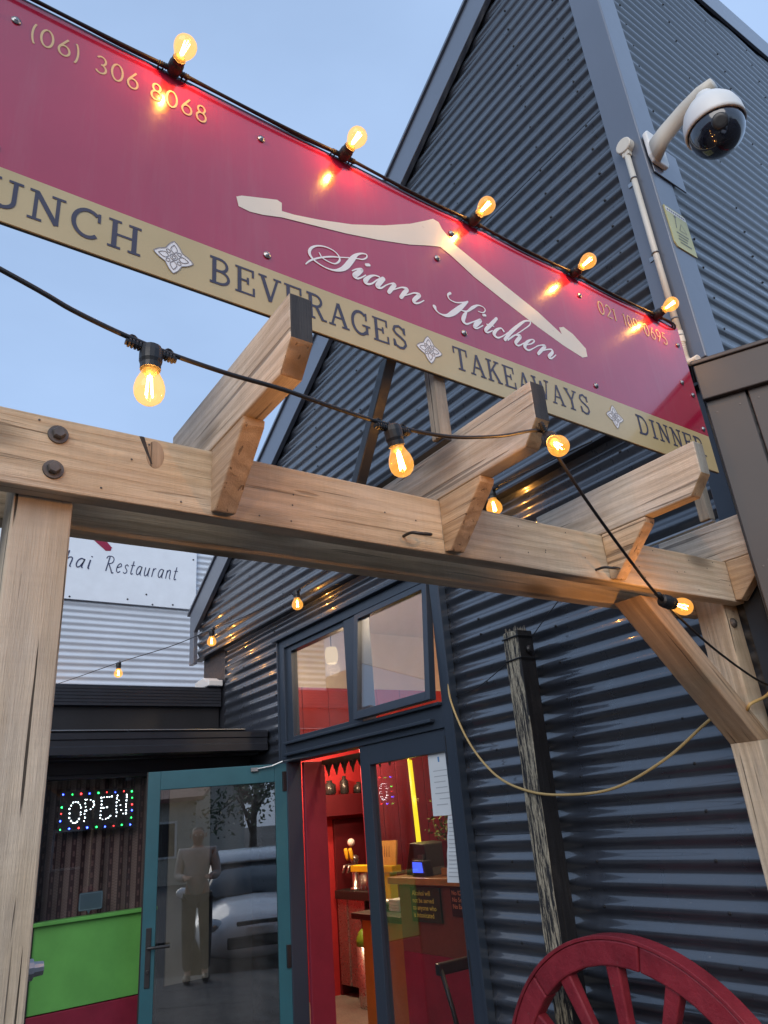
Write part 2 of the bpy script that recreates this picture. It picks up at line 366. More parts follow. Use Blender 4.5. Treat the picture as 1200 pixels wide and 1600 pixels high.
DG = {
 '0': (0.72, [(arc(.36,.5,.28,.46,90,450,24),D_)]), '1': (0.4, [([(.08,.82),(.24,.96),(.24,.02)],D_)]),
 '2': (0.66, [(arc(.33,.68,.25,.28,170,-30,14)+[(.08,.06),(.62,.06)],D_)]),
 '3': (0.66, [(arc(.3,.73,.23,.23,150,-90,12),D_),(arc(.3,.27,.27,.24,90,-150,12),D_)]),
 '5': (0.66, [([(.56,.95),(.2,.95),(.14,.55)]+arc(.32,.32,.27,.27,120,-150,14),D_)]),
 '6': (0.7, [([(.5,.97),(.13,.46)],D_),(arc(.35,.3,.26,.27,0,360,20),D_)]),
 '8': (0.68, [(arc(.34,.74,.2,.21,-90,270,18),D_),(arc(.34,.28,.26,.26,90,450,20),D_)]),
 '9': (0.7, [([(.2,.03),(.57,.54)],D_),(arc(.35,.7,.26,.27,0,360,20),D_)]),
 '(': (0.36, [(arc(.42,.45,.26,.62,120,240,10),D_*.9)]), ')': (0.36, [(arc(-.06,.45,.26,.62,60,-60,10),D_*.9)]), ' ': (0.5, []),
}
def letters(mb, table, text, u0, u1, v0, h, put, gap=0.12, slant=0.0, m=0):
    tot = sum(table[c][0] for c in text) + gap*(len(text)-1); k = (u1-u0)/tot; u = u0
    for c in text:
        w, st = table[c]
        for pts, pw in st:
            ribbon(mb, [(u+(x+slant*y)*k, v0+y*h, pw*min(h, k)) for x, y in pts], put, m)
        u += (w+gap)*k

# ------------------------------------------------------------------ ground
M_asph = N('asphalt'); _n = M_asph.noise((1,1,1), 90, 4, 0.7); M_asph.color(M_asph.ramp(_n, [(0.3,(0.035,0.035,0.037)),(0.75,(0.075,0.074,0.072))])).rough(0.85).bump(_n, 0.4, 0.004); M_asph = M_asph.mat
M_conc = N('concrete_paving'); _n = M_conc.noise((1,1,1), 7, 8, 0.65); M_conc.color(M_conc.ramp(_n, [(0.3,(0.085,0.083,0.080)),(0.7,(0.14,0.137,0.13))])).rough(0.8).bump(_n, 0.2, 0.003); M_conc = M_conc.mat
MB().quad((-900,-900,-1.80),(900,-900,-1.80),(900,900,-1.80),(-900,900,-1.80)).build('ground', M_asph, kind='structure')
pv = thing('footpath', (-2,0.5,-1.65), None, None); pv['kind'] = 'structure'
for i in range(7):
    MB().box(-5.08+i*0.84, -5.08+i*0.84+0.833, -2.4, 2.37, -1.9, -1.65).build('paving_slab', M_conc, pv, bevel=0.006)

# ------------------------------------------------------------------ the restaurant building
PIT = 0.0762; AMP = 0.0088
bld = thing('restaurant_building', (-3.4,2.6,-1.65), 'dark navy corrugated steel restaurant with a raked gable and open front door', 'building')
YL, YU, XB = 2.401, 2.352, -1.092
def corr(mb, z0, z1, span, place, ph, n=10):
    """horizontal corrugations: span(z) -> (a, b), place(a, off, z) -> point"""
    k = int(round((z1-z0)/PIT*n)); n0 = len(mb.v); m = 14; p1 = random.uniform(0,6); p2 = random.uniform(0,6)
    for i in range(k+1):
        z = z0+(z1-z0)*i/k; a, b = span(z); off = AMP*cos(2*pi*(z-ph)/PIT)
        for j in range(m+1):
            u = a+(b-a)*j/m
            mb.v.append(place(u, off+.0013*sin(u*3.1+p1)*sin(z*7+p2)+.0007*sin(u*9.7+z*23), z+.0011*sin(u*2.3+p2+z*3)))
    for i in range(k):
        for j in range(m): q = n0+i*(m+1)+j; mb.face([q, q+1, q+m+2, q+m+1])
    return mb
def sheets(z0, z1, span, place, ph, name, mat, parent):
    z = z0; i = 0; H = PIT*10
    while z < z1-0.01:
        ze = min(z+H, z1); off2 = 0.0 if i % 2 else 0.0028
        corr(MB(), z, min(ze+0.02, z1), span, lambda a, o, zz: place(a, o+off2, zz), ph).build(name, mat, parent, smooth=True)
        z = ze; i += 1
lowA = lambda a, o, z: (a, YL-o, z)
upA = lambda a, o, z: (a, YU-o, z)
sideB = lambda a, o, z: (XB+o, a, z)
sheets(-1.65, 1.40, lambda z: (-2.752,-1.19), lowA, 0.0727, 'cladding_sheet', M_clad, bld)
sheets(-1.65, 1.40, lambda z: (-5.57,-4.552), lowA, 0.0727, 'cladding_sheet', M_clad, bld)
sheets(1.185, 1.40, lambda z: (-4.552,-2.752), lowA, 0.0727, 'cladding_sheet', M_clad, bld)
rake = lambda z: max(-6.04, -6.12+(z-1.80)/0.61+0.06)
sheets(1.375, 4.72, lambda z: (min(rake(z),-1.21),-1.20), upA, 3.334, 'cladding_sheet', M_clad, bld)
def spB(z):
    y0 = max(2.40, 3.654+(z-4.70)/0.130)
    return (min(y0, 6.99), 7.0)
sheets(1.30, 5.12, spB, sideB, 3.334, 'cladding_sheet', M_clad, bld)
# plain end panel, soffit under the upper cladding, barge boards, corner flashings, roof
MB().box(-6.03,-5.57,2.40,2.45,-1.65,1.37).build('end_panel', M_dark, bld)
MB().box(-6.10,-1.09,2.338,2.405,1.362,1.374).box(-6.10,-1.09,2.40,2.412,1.374,1.46).build('soffit_strip', M_dark, bld)
def rk(x, d): return 1.80+0.61*(x+6.12)+d
MB().prism([(-6.125,1.33),(-6.03,1.33),(-6.03,rk(-6.03,-0.245)),(-1.09,rk(-1.09,-0.245)),(-1.09,rk(-1.09,0)),(-6.125,rk(-6.125,0))],'y',2.300,2.338).build('barge_board', M_flash, bld, bevel=0.004)
MB().prism([(-6.16,rk(-6.16,0.004)),(-1.05,rk(-1.05,0.004)),(-1.05,rk(-1.05,0.03)),(-6.16,rk(-6.16,0.03))],'y',2.285,2.42).build('barge_capping', M_flash, bld, bevel=0.003)
MB().prism([(-6.1,rk(-6.1,-0.12)),(-1.12,rk(-1.12,-0.12)),(-1.12,rk(-1.12,-0.02)),(-6.1,rk(-6.1,-0.02))],'y',2.42,7.0).build('roof', M_dark, bld)
MB().box(-1.205,-1.066,2.318,2.326,1.44,4.88).box(-1.074,-1.066,2.326,2.475,1.44,4.412).build('corner_flashing', M_flash, bld, bevel=0.003)
MB().box(-1.215,-1.10,2.372,2.40,-1.65,1.362).build('lower_corner_flashing', M_frame, bld, bevel=0.003)
MB().prism([(2.33,4.415),(7.0,5.02),(7.0,5.25),(2.33,4.645)],'x',-1.078,-1.058).build('side_barge', M_flash, bld, bevel=0.004)
# screws of the cladding
def screws(cols, zs, y, name, ax):
    mb = MB()
    for (x, zmax, zmin) in cols:
        for k in range(-60, 60):
            z = zs+k*PIT*2
            if zmin < z < zmax and random.random() < 0.93:
                z += random.choice((0,0,0,PIT)) if random.random() < 0.12 else 0
                c = (x+random.uniform(-.006,.006), y-0.0005, z) if ax == 'y' else (y+0.0005, x+random.uniform(-.006,.006), z)
                d = (0,-1,0) if ax == 'y' else (1,0,0)
                mb.lathe([(0.0066,0),(0.0066,0.0012),(0.0045,0.002),(0.0042,0.005),(0.001,0.0058)], c, d, 6)
    mb.build(name, M_blacksteel, bld, kind='stuff')
screws([(-2.511,1.3,-1.6),(-2.051,1.3,-1.6),(-1.547,1.3,-1.6),(-5.20,1.3,0.6),(-4.66,1.3,.5)], 0.0727, YL-AMP, 'cladding_screws', 'y')
screws([(x, rk(x,-0.3), 1.4) for x in (-1.30,-1.59,-2.17,-2.74,-3.30,-3.86,-4.42,-4.98,-5.54,-5.95)], 3.334, YU-AMP, 'cladding_screws', 'y')
screws([(y, spB(3)[1] and 4.6, 1.4) for y in (2.56,3.1,3.65,4.2,4.75)], 3.334, XB+AMP, 'cladding_screws', 'x')
# scribbled wall wires and small foam strips are left to the cable builders below

# front joinery: frame, transom, window over the door, fixed leaf, open leaf
fr = MB().box(-4.556,-4.478,2.362,2.47,-1.65,1.185).box(-2.826,-2.750,2.362,2.47,-1.65,1.185).box(-4.478,-2.826,2.362,2.47,1.125,1.185)
fr.box(-4.478,-2.826,2.366,2.47,0.366,0.492).box(-4.476,-2.90,2.336,2.366,0.402,0.418).box(-3.70,-3.555,2.372,2.47,0.492,1.125)
fr.box(-4.476,-2.828,2.338,2.366,0.474,0.490)
fr.build('door_frame', M_frame, bld, bevel=0.003)
MB().box(-4.60,-2.72,2.33,2.395,1.185,1.20).box(-2.752,-2.738,2.35,2.395,-1.65,1.19).box(-4.566,-4.552,2.35,2.395,-1.65,1.19).build('frame_flashing', M_frame, bld, bevel=0.002)
wa = MB().box(-4.478,-4.405,2.38,2.43,0.492,1.125).box(-3.715,-3.70,2.38,2.43,0.492,1.125).box(-4.405,-3.715,2.38,2.43,1.09,1.125).box(-4.405,-3.715,2.38,2.43,0.492,0.52).build('window_sash', M_frame, bld, bevel=0.002)
MB().box(-4.405,-3.715,2.404,2.410,0.52,1.09).build('pane', M_glass, wa)
Mt = Matrix.Translation((0,2.385,1.125)) @ Matrix.Rotation(radians(-5.0),4,'X') @ Matrix.Translation((0,-2.385,-1.125))
wb = xf(MB().box(-3.555,-3.515,2.36,2.40,0.50,1.12).box(-2.885,-2.845,2.36,2.40,0.50,1.12).box(-3.515,-2.885,2.36,2.40,1.085,1.12).box(-3.515,-2.885,2.36,2.40,0.50,0.545), Mt).build('open_window_sash', M_frame, bld, bevel=0.002, label='awning sash pushed slightly open')
xf(MB().box(-3.515,-2.885,2.377,2.383,0.545,1.085), Mt).build('pane', M_glass, wb)
lf = MB().box(-3.620,-3.528,2.378,2.425,-1.63,0.366).box(-2.862,-2.826,2.378,2.425,-1.63,0.366).box(-3.528,-2.862,2.378,2.425,0.258,0.366).box(-3.528,-2.862,2.378,2.425,-1.63,-1.40)
lf = lf.build('fixed_door_leaf', M_frame, bld, bevel=0.003)
MB().box(-3.528,-2.862,2.400,2.406,-1.40,0.258).build('pane', M_glass, lf)
for z in (-.72,.19): MB().box(-2.838,-2.822,2.366,2.3775,z,z+.14).build('hinge', M_blacksteel, lf, bevel=0.002)
d1 = Vector((-0.324,-0.946,0)); nn = Vector((0.946,-0.324,0)); hp = Vector((-4.505,2.372,0))
MD = Matrix(((d1.x,nn.x,0,hp.x),(d1.y,nn.y,0,hp.y),(0,0,1,0),(0,0,0,1)))
dl = xf(MB().box(0,.078,-.02,.02,-1.63,.360).box(.792,.868,-.02,.02,-1.63,.360).box(.078,.792,-.02,.02,.250,.360).box(.078,.792,-.02,.02,-1.63,-1.40), MD).build('open_door_leaf', M_teal, bld, bevel=0.003, label='teal glazed door leaf standing open')
xf(MB().box(.078,.792,-.003,.003,-1.40,.250), MD).build('pane', M_glassd, dl)
xf(MB().box(.868,.876,-.022,.018,-1.63,.360), MD).build('edge_strip', M_black, dl)
hb = MB().box(.815,.845,.02,.026,-.80,-.50)
hb.tube([(.83,.026,-.60),(.83,.052,-.60),(.80,.060,-.60),(.71,.060,-.60)], .009, 8)
xf(hb.lathe([(.011,0),(.011,.008)],(.83,.026,-.72),(0,1,0),10), MD).build('handle', M_blacksteel, dl, bevel=0.002)
xf(MB().tube([(.205,.035,.335),(.10,.04,.348),(.03,.05,.372)], .005, 6).box(.19,.235,.02,.04,.322,.345), MD).tube([(-4.47,2.34,.372),(-4.36,2.35,.374),(-4.15,2.375,.372)], .005, 6).build('door_closer_arm', M_galv, dl)
for z in (-.80,.19): MB().box(-4.505,-4.482,2.335,2.3615,z,z+.12).build('hinge', M_blacksteel, dl, bevel=0.002)

# left wing: wall facing the lane with the OPEN window, gutters and low roofs
wing = thing('side_wing', (-5.3,0.6,-1.65), 'low dark side wing with two black gutters and a green panel under its window', 'building')
M_green = paint('panel_green', (0.12,0.38,0.085), 0.45, 0.16, bump=0.12, sc=3.5)
M_maroon = paint('panel_maroon', (0.22,0.016,0.040), 0.45, 0.2, bump=0.1)
MB().box(-5.16,-5.09,-2.4,2.385,0.385,0.56).box(-5.16,-5.09,-2.4,0.98,-1.65,0.385).box(-5.16,-5.075,1.70,1.735,-0.416,0.385).box(-5.16,-5.075,1.736,2.385,-1.65,0.385).build('wall', M_dark, wing, bevel=0.003)
MB().box(-5.14,-5.075,0.985,1.02,-1.65,0.385).box(-5.14,-5.075,1.02,1.70,0.36,0.385).build('window_frame', M_dark, wing, bevel=0.003)
MB().box(-5.125,-5.119,1.02,1.70,-0.425,0.36).build('pane', glass('plain_glass', (0.95,0.96,0.96)), wing)
MB().box(-5.15,-5.085,1.02,1.735,-0.875,-0.438).build('green_panel', M_green, wing, bevel=0.003)
MB().box(-5.15,-5.060,1.00,1.735,-0.438,-0.418).build('green_sill', M_green, wing, bevel=0.003)
MB().box(-5.15,-5.08,1.02,1.735,-1.65,-0.880).build('maroon_panel', M_maroon, wing, bevel=0.003)
gprof = [(-4.765,.475),(-4.765,.520),(-4.772,.524),(-4.772,.560),(-4.765,.564),(-4.765,.600),(-4.775,.612),(-4.80,.612),(-4.80,.60),(-4.93,.60),(-4.93,.475)]
MB().prism(gprof,'y',-2.5,2.372).build('gutter', M_dark, wing, bevel=0.002)
MB().box(-5.10,-4.93,-2.5,2.38,.462,.474).build('soffit', M_dark, wing)
MB().hexa([(-5.70,-2.5,.63),(-4.79,-2.5,.601),(-4.79,2.385,.601),(-5.70,2.385,.63),(-5.70,-2.5,.645),(-4.79,-2.5,.612),(-4.79,2.385,.612),(-5.70,2.385,.645)]).build('low_roof', M_flash, wing)
for a_, b_ in ((-2.5,1.405),(1.410,2.20)): MB().box(-4.80,-4.758,a_,b_,.613,.6195).build('edge_highlight_strip', M_galv, wing, bevel=.001)  # pale strip added to draw the bright highlight along the gutter's top edge
up_ = [(-5.615,.905)]
for i in range(6): z = .905+i*.024; up_ += [(-5.615,z+.018),(-5.619,z+.020),(-5.619,z+.023),(-5.615,z+.024)]
up_ += [(-5.625,1.056),(-5.75,1.056),(-5.75,.905)]
MB().prism(up_,'y',-2.5,2.385).build('gutter', M_dark, wing)
MB().box(-5.80,-5.665,-2.5,2.385,.60,.904).build('fascia', M_black, wing)
MB().hexa([(-8.42,-2.5,1.02),(-5.64,-2.5,1.02),(-5.64,2.385,1.02),(-8.42,2.385,1.02),(-8.42,-2.5,1.09),(-5.66,-2.5,1.062),(-5.66,2.385,1.062),(-8.42,2.385,1.09)]).build('upper_roof', M_dark, wing)
MB().prism([(-5.88,1.062),(-5.58,1.062),(-5.58,1.11),(-5.64,1.12),(-5.70,1.145),(-5.88,1.135)],'y',2.26,2.385).build('gutter_stop_end', M_white, wing, bevel=0.008)

M_bge = paint('roller_blind_beige', (0.46,0.40,0.31), .8, .12, bump=.05)
MB().box(-5.074,-5.066,1.79,2.075,-.86,.36).build('pale_blind', M_bge, wing)
MB().box(-5.074,-5.060,1.745,1.785,-1.65,.38).build('blind_edge', M_dark, wing)
# patterned curtain inside the wing window
k = N('striped_curtain'); sp = k.n.new('ShaderNodeSeparateXYZ'); k.link(k.tc.outputs['Object'], sp.inputs[0])
s1 = k.math('FRACT', k.math('MULTIPLY', sp.outputs['Y'], 17.0)); zz = k.math('FRACT', k.math('MULTIPLY', sp.outputs['Z'], 15.0))
band = k.ramp(s1, [(0.0, (0.16,0.105,0.095)), (0.50, (0.19,0.13,0.12)), (0.54, (0.035,0.012,0.016)), (0.66, (0.035,0.012,0.016)), (0.70, (0.12,0.06,0.06)), (0.84, (0.12,0.06,0.06)), (0.88, (0.035,0.012,0.016))])
chk = k.ramp(zz, [(0.42, 0.0), (0.5, 1.0)]); sel = k.math('MULTIPLY', k.ramp(s1, [(0.66, 0.0), (0.69, 1.0)]), chk)
fine = k.n.new('ShaderNodeTexChecker'); fine.inputs['Scale'].default_value = 120; k.link(k.tc.outputs['Object'], fine.inputs['Vector'])
c = k.mix(sel, band, (0.03,0.01,0.014)); c = k.mix(k.math('MULTIPLY', fine.outputs['Fac'], 0.35), c, (0.03,0.012,0.014))
k.color(c).rough(0.9); M_curt = k.mat
mb = MB(); n = 60
for i in range(n+1):
    y = 0.95+0.85*i/n; x = -5.235+0.012*sin(y*46)+0.005*sin(y*19+1)
    mb.v += [(x,y,-0.46),(x-0.004*sin(y*30),y,0.42)]
for i in range(n): mb.face([2*i,2*i+2,2*i+3,2*i+1])
mb.build('curtain', M_curt, smooth=True, label='brown striped patterned curtain hanging behind the OPEN window', cat='curtain')
MB().box(-5.9,-5.3,-2.3,2.38,-1.6,0.40).build('room_backing', M_black, wing)

# grey corrugated building beyond the wing
M_grey = paint('coated_steel_grey', (0.58,0.63,0.69), 0.45, 0.06, bump=0.02, sc=2)
gb = thing('corrugated_building', (-9.5,1,-1.8), 'pale grey corrugated building behind the side wing gutters', 'building')
XG = -8.5
gplace = lambda a, o, z: (XG+o, a, z)
sheets(-0.4, 4.15, lambda z: (-0.30, 8.0), gplace, 0.0, 'cladding_sheet', M_grey, gb)
MB().box(-14,-8.52,-0.3,8.0,-1.8,4.15).build('wall', M_grey, gb)
MB().box(-14,-8.44,-0.36,8.06,4.15,4.25).build('parapet_capping', M_grey, gb, bevel=0.005)
lw = thing('low_corrugated_building', (-9.5,-5,-1.8), 'lower corrugated shed mirrored in the window above the door', 'building')
M_gr2 = paint('coated_steel_grey_rose', (0.30,0.29,0.31), 0.5, 0.08, bump=0.02, sc=2)
sheets(-1.8, 1.9, lambda z: (-9.0, -0.9), gplace, 0.0, 'cladding_sheet', M_gr2, lw)
MB().box(-13,-8.52,-9.0,-0.9,-1.8,1.9).box(-13,-8.40,-9.1,-2.3,1.9,2.18).build('wall', M_gr2, lw)
MB().box(-13,-8.42,-2.3,-0.9,1.9,1.98).box(-8.9,-8.55,-3.1,-2.8,2.18,2.27).build('roof_edge', M_gr2, lw)
# white sign board on the grey building
ws = thing('restaurant_sign', (-8.46,0.6,2.55), 'white board reading Thai Restaurant on the pale corrugated building', 'sign')
M_wpan = paint('white_panel', (0.80,0.85,0.90), 0.4, 0.04, bump=0.01)
MB().box(-8.478,-8.455,-2.0,3.245,2.545,3.98).build('panel', M_wpan, ws)
M_ink = paint('navy_ink', (0.035,0.04,0.10), 0.5, 0.1, bump=0)
I_ = 0.09
IT = {'T': (.75,[([(.1,1),(.8,1)],I_),([(.42,1),(.36,0)],I_)]), 'h': (.55,[([(.12,1.05),(.1,0)],I_*.9),([(.1,.4),(.25,.6),(.4,.6),(.44,.45),(.42,.05),(.5,.0)],I_*.8)]),
 'a': (.55,[([(.44,.55),(.28,.62),(.12,.48),(.08,.2),(.18,.02),(.32,.1),(.44,.4),(.46,.6),(.42,.1),(.5,0)],I_*.85)]), 'i': (.3,[([(.12,.6),(.12,.08),(.2,0)],I_),([(.13,.8),(.15,.86)],I_*1.1)]),
 'R': (.8,[([(.25,1),(.18,0)],I_),([(.0,.85),(.12,1.02),(.45,1.02),(.62,.85),(.55,.6),(.25,.5)],I_*.8),([(.3,.5),(.55,.15),(.7,-.08),(.82,-.05)],I_)]),
 'e': (.5,[([(.1,.32),(.38,.42),(.4,.55),(.28,.62),(.12,.45),(.1,.15),(.25,0),(.42,.1)],I_*.85)]), 's': (.42,[([(.36,.5),(.28,.6),(.14,.55),(.14,.4),(.32,.22),(.3,.05),(.16,0),(.05,.08)],I_*.8)]),
 't': (.38,[([(.2,.9),(.14,.15),(.2,0),(.32,.06)],I_*.9),([(.02,.6),(.36,.62)],I_*.7)]), 'u': (.55,[([(.1,.6),(.1,.15),(.2,0),(.36,.15),(.45,.6),(.42,.1),(.5,0)],I_*.85)]),
 'r': (.42,[([(.12,.6),(.1,0)],I_*.9),([(.1,.35),(.22,.58),(.36,.58)],I_*.8)]), 'n': (.58,[([(.12,.6),(.1,0)],I_*.9),([(.1,.38),(.25,.6),(.4,.58),(.42,.1),(.52,0)],I_*.85)]), ' ': (.45,[])}
for kk in IT: IT[kk] = (IT[kk][0], [(catmull([(a,b) for a,b in p], 5) if len(p) > 2 else p, w) for p, w in IT[kk][1]])
for tx, ua, ub in (('Thai',1.47,1.955),('Restaurant',2.10,2.985)):
    mb = MB(); letters(mb, IT, tx, ua, ub, 2.905, 0.185, lambda u, v: (-8.4515, u, v+0.02*(2.98-u)), gap=0.13, slant=0.22); mb.build('lettering', M_ink, ws)
mb = MB(); ribbon(mb, [(1.75,3.62,.03),(1.86,3.42,.05),(2.00,3.30,.06),(2.13,3.205,.075),(2.17,3.19,.02)], lambda u, v: (-8.4515,u,v)); ribbon(mb, [(2.06,3.34,.01),(2.10,3.27,.05),(2.16,3.20,.06)], lambda u, v: (-8.4505,u,v))
mb.build('emblem', paint('crimson_ink', (0.30,0.012,0.05), 0.5, 0.1, bump=0), ws)
mb = MB()
for (y, z) in ((3.19,2.585),(2.4,2.60),(2.62,2.68),(2.7,2.56),(3.2,3.2),(1.75,2.57),(2.95,2.58)): mb.lathe([(.012,0),(.010,.006)],(-8.455,y,z),(1,0,0),6)
mb.build('fixings', M_blacksteel, ws, kind='stuff')

# brown boarded wall at the right
M_brown = N('brown_paint'); _a = M_brown.noise((1,1,1),5,6,.6); _b = M_brown.noise((1,1,.35),38,4,.7); _c = M_brown.noise((1,1,1),2.2,3,.5)
M_brown.color(M_brown.mix(M_brown.math('MULTIPLY', M_brown.math('MULTIPLY', M_brown.ramp(_b,[(0.66,0.0),(0.69,1.0)]), M_brown.ramp(_c,[(0.5,0.0),(0.6,1.0)])), 0.8), M_brown.mix(_a,(0.036,0.031,0.031),(0.056,0.047,0.045)), (0.45,0.44,0.43))).rough(0.5).bump(_a,0.15,0.003); M_brown = M_brown.mat
bw = thing('boarded_wall', (-1.09,2.25,-1.65), 'dark brown vertical board wall with a deep cap board beside the red sign', 'wall')
MW = Matrix(((.887,-.461,0,-1.088),(.461,.887,0,2.252),(0,0,1,0),(0,0,0,1)))     # local x along the wall, local -y out
for i in range(13):
    xf(MB().box(i*.135+.0035,(i+1)*.135-.0035,0.0,.022,-1.65,1.25), MW).build('board', M_brown, bw, bevel=0.003)
mb = MB()
for i in range(13):
    for z_ in (1.19,.62,.05,-.6,-1.2):
        for q in (.03,.105): mb.lathe([(.0035,0),(.003,.0012)],(i*.135+q,0,z_+random.uniform(-.01,.01)),(0,-1,0),6)
xf(mb, MW).build('nail_heads', M_rust, bw, kind='stuff')
xf(MB().box(0,1.76,.022,.10,-1.65,1.36), MW).build('backing', M_black, bw)
xf(MB().box(-.004,1.77,-.022,.0,1.235,1.375).box(-.010,1.78,-.03,.11,1.375,1.392), MW).build('cap_board', M_brown, bw, bevel=0.004)
# ------------------------------------------------------------------ timber pergola
pg = thing('timber_pergola', (-1.3,1.25,-1.65), 'rough sawn timber pergola with notched rafter tails in front of the entrance', 'pergola')
def timber(name, x0, x1, y0, y1, z0, z1, mat, bev=0.004, nseg=10, axis='y', jit=0.0012):
    """sawn stick, subdivided along its length so that the arrises are not dead straight"""
    mb = MB(); lo = {'x':x0,'y':y0,'z':z0}[axis]; hi = {'x':x1,'y':y1,'z':z1}[axis]
    for i in range(nseg+1):
        t = lo+(hi-lo)*i/nseg; j = [random.uniform(-jit, jit) for _ in range(8)]
        if axis == 'y': ring = [(x0+j[0],t,z0+j[1]),(x1+j[2],t,z0+j[3]),(x1+j[4],t,z1+j[5]),(x0+j[6],t,z1+j[7])]
        elif axis == 'x': ring = [(t,y0+j[0],z0+j[1]),(t,y1+j[2],z0+j[3]),(t,y1+j[4],z1+j[5]),(t,y0+j[6],z1+j[7])]
        else: ring = [(x0+j[0],y0+j[1],t),(x1+j[2],y0+j[3],t),(x1+j[4],y1+j[5],t),(x0+j[6],y1+j[7],t)]
        mb.v += ring
    for i in range(nseg):
        for a in range(4):
            b = (a+1) % 4; mb.face([4*i+a,4*i+b,4*i+4+b,4*i+4+a])
    mb.face([3,2,1,0]); e = 4*nseg; mb.face([e,e+1,e+2,e+3])
    return mb.build(name, mat, pg, bevel=bev)
timber('post', -1.345,-1.246, .155,.250, -1.65, .676, W_post, nseg=18, axis='z')
timber('post', -1.345,-1.246, 2.302,2.392, -1.65, .676, W_post, nseg=18, axis='z')
timber('beam', -1.245,-1.200, -1.35,2.362, .5475,.686, W_beam, nseg=24)
timber('beam', -1.391,-1.346, -1.35,2.362, .540,.680, W_beam, nseg=24)
RY = (.484,1.061,1.663,2.302)
for i, y in enumerate(RY):
    t = .044; zb, zt = .688, .828
    prof = [(-1.425,zb),(-.905,zb),(-.862,.738),(-.860,zt),(-1.425,zt)]
    if i == 3: prof = [(-1.425,zb),(-.80,zb),(-.757,.738),(-.755,zt),(-1.425,zt)]
    mb = MB(); n0 = 0; k = len(prof)
    for yy in (y, y+t): mb.v += [(p, yy, q) for p, q in prof]
    mb.face(list(range(k))[::-1], 0); mb.face([k+a for a in range(k)], 0)
    for a in range(k):
        b = (a+1) % k; mb.face([a,b,k+b,k+a], {1:2, 2:1}.get(a, 0))
    mb.build('rafter', [W_raft, W_tar if i in (0,1) else W_grey, W_end], pg, bevel=0.004)
    MB().prism([(-1.1985,.553),(-1.180,.549),(-1.052,.672),(-1.048,.6865),(-1.1985,.6865)],'y',y-.002+.003,y+t+.001).build('corbel_block', W_block, pg, bevel=0.003)
# knee brace between beam and right post
BA = Vector((-1.295,1.859,.537)); BB = Vector((-1.295,2.302,.114)); bd = (BB-BA).normalized(); bn = Vector((0,-bd.z,bd.y)).normalized()
if bn.z < 0: bn = -bn
Fm = Matrix(((bd.x,1,bn.x,BA.x),(bd.y,0,bn.y,BA.y),(bd.z,0,bn.z,BA.z),(0,0,0,1)))
L_ = (BB-BA).length; w_ = .066
W_brc = wood('timber_brace', 'x', (0.42,0.28,0.165), (0.66,0.47,0.30), (0.50,0.41,0.34), 0.3)
MB().hexa([(-.005,-.05,0),(L_,-.05,0),(L_,.05,0),(-.005,.05,0),(w_,-.05,w_),(L_+w_,-.05,w_),(L_+w_,.05,w_),(w_,.05,w_)]).build('knee_brace', W_brc, pg, bevel=0.004, frame=Fm)
def hexbolt(c, d, r=.0112):
    return MB().lathe([(r*1.55,0),(r*1.5,.0035)], c, d, 20).lathe([(r,.0035),(r,.012),(r*.8,.0145)], c, d, 6)
for c in ((-1.1995,.206,.652),(-1.1995,.204,.584)): hexbolt(c,(1,0,0)).build('coach_bolt', M_rust, pg)
MB().lathe([(.017,0),(.015,.006),(.008,.011)],(-1.245,2.335,.49),(1,0,0),14).build('coach_bolt', M_rust, pg)
for y in (.944,1.608):
    MB().tube(catmull([(-1.199,y,.574),(-1.17,y,.572),(-1.155,y+.012,.567),(-1.150,y+.035,.566),(-1.160,y+.048,.572),(-1.172,y+.040,.577)],5),.0036,8).build('screw_hook', M_blacksteel, pg, smooth=True)
mb = MB()
for _ in range(34):
    y = random.uniform(.1,2.3); z = random.uniform(.56,.675); mb.lathe([(.0022,0),(.0016,.0006)],(-1.1995,y,z),(1,0,0),6)
mb.build('nail_heads', M_rust, pg, kind='stuff')
# big knot at the beam's upper arris near the first rafter
M_knot = wood('timber_knot', 'z', (0.34,0.235,0.15), (0.56,0.41,0.28), (0.30,0.24,0.19), 0.5, ring=1.8)
MB().ball((-1.2012,.376,.652),.03,18,10,sc=(.07,.60,1.0)).build('knot', M_knot, pg, smooth=True)
MB().hexa([(-1.2008,.345,.684),(-1.1985,.348,.684),(-1.1985,.352,.684),(-1.2008,.355,.684),(-1.2008,.368,.632),(-1.1985,.369,.632),(-1.1985,.371,.632),(-1.2008,.372,.632)]).build('knot_split', W_tar, pg)

# ------------------------------------------------------------------ red sign board over the pergola
XS = -1.05
sg = thing('sign_board', (XS,1.02,.92), 'long crimson restaurant sign with a gold lower band and cream script lettering', 'sign')
k = N('sign_crimson'); n1 = k.noise((1,1,1), 3, 5, 0.6); n2 = k.noise((1,1,1), 60, 3, 0.6)
n3 = k.noise((1,6,0.5), 2.5, 6, 0.7)
k.color(k.mix(k.math('MULTIPLY', k.ramp(n3, [(0.5,0.0),(0.8,1.0)]), 0.12), k.mix(k.ramp(n1, [(0.3,0.0),(0.7,1.0)]), (0.33,0.010,0.040), (0.40,0.014,0.052)), (0.40,0.28,0.28))); k.rough(k.ramp(n2, [(0.3,0.16),(0.8,0.24)]))
k.b.inputs['Coat Weight'].default_value = 1.0; k.b.inputs['Coat Roughness'].default_value = 0.05; k.b.inputs['Coat IOR'].default_value = 1.55; M_red = k.mat
k = N('sign_gold'); n1 = k.noise((1,1,1), 4, 5, 0.6)
k.color(k.mix(k.ramp(n1, [(0.3,0.0),(0.7,1.0)]), (0.46,0.35,0.16), (0.54,0.42,0.21))); k.rough(0.3); k.b.inputs['Coat Weight'].default_value = 0.6; k.b.inputs['Coat Roughness'].default_value = 0.08; M_gold = k.mat
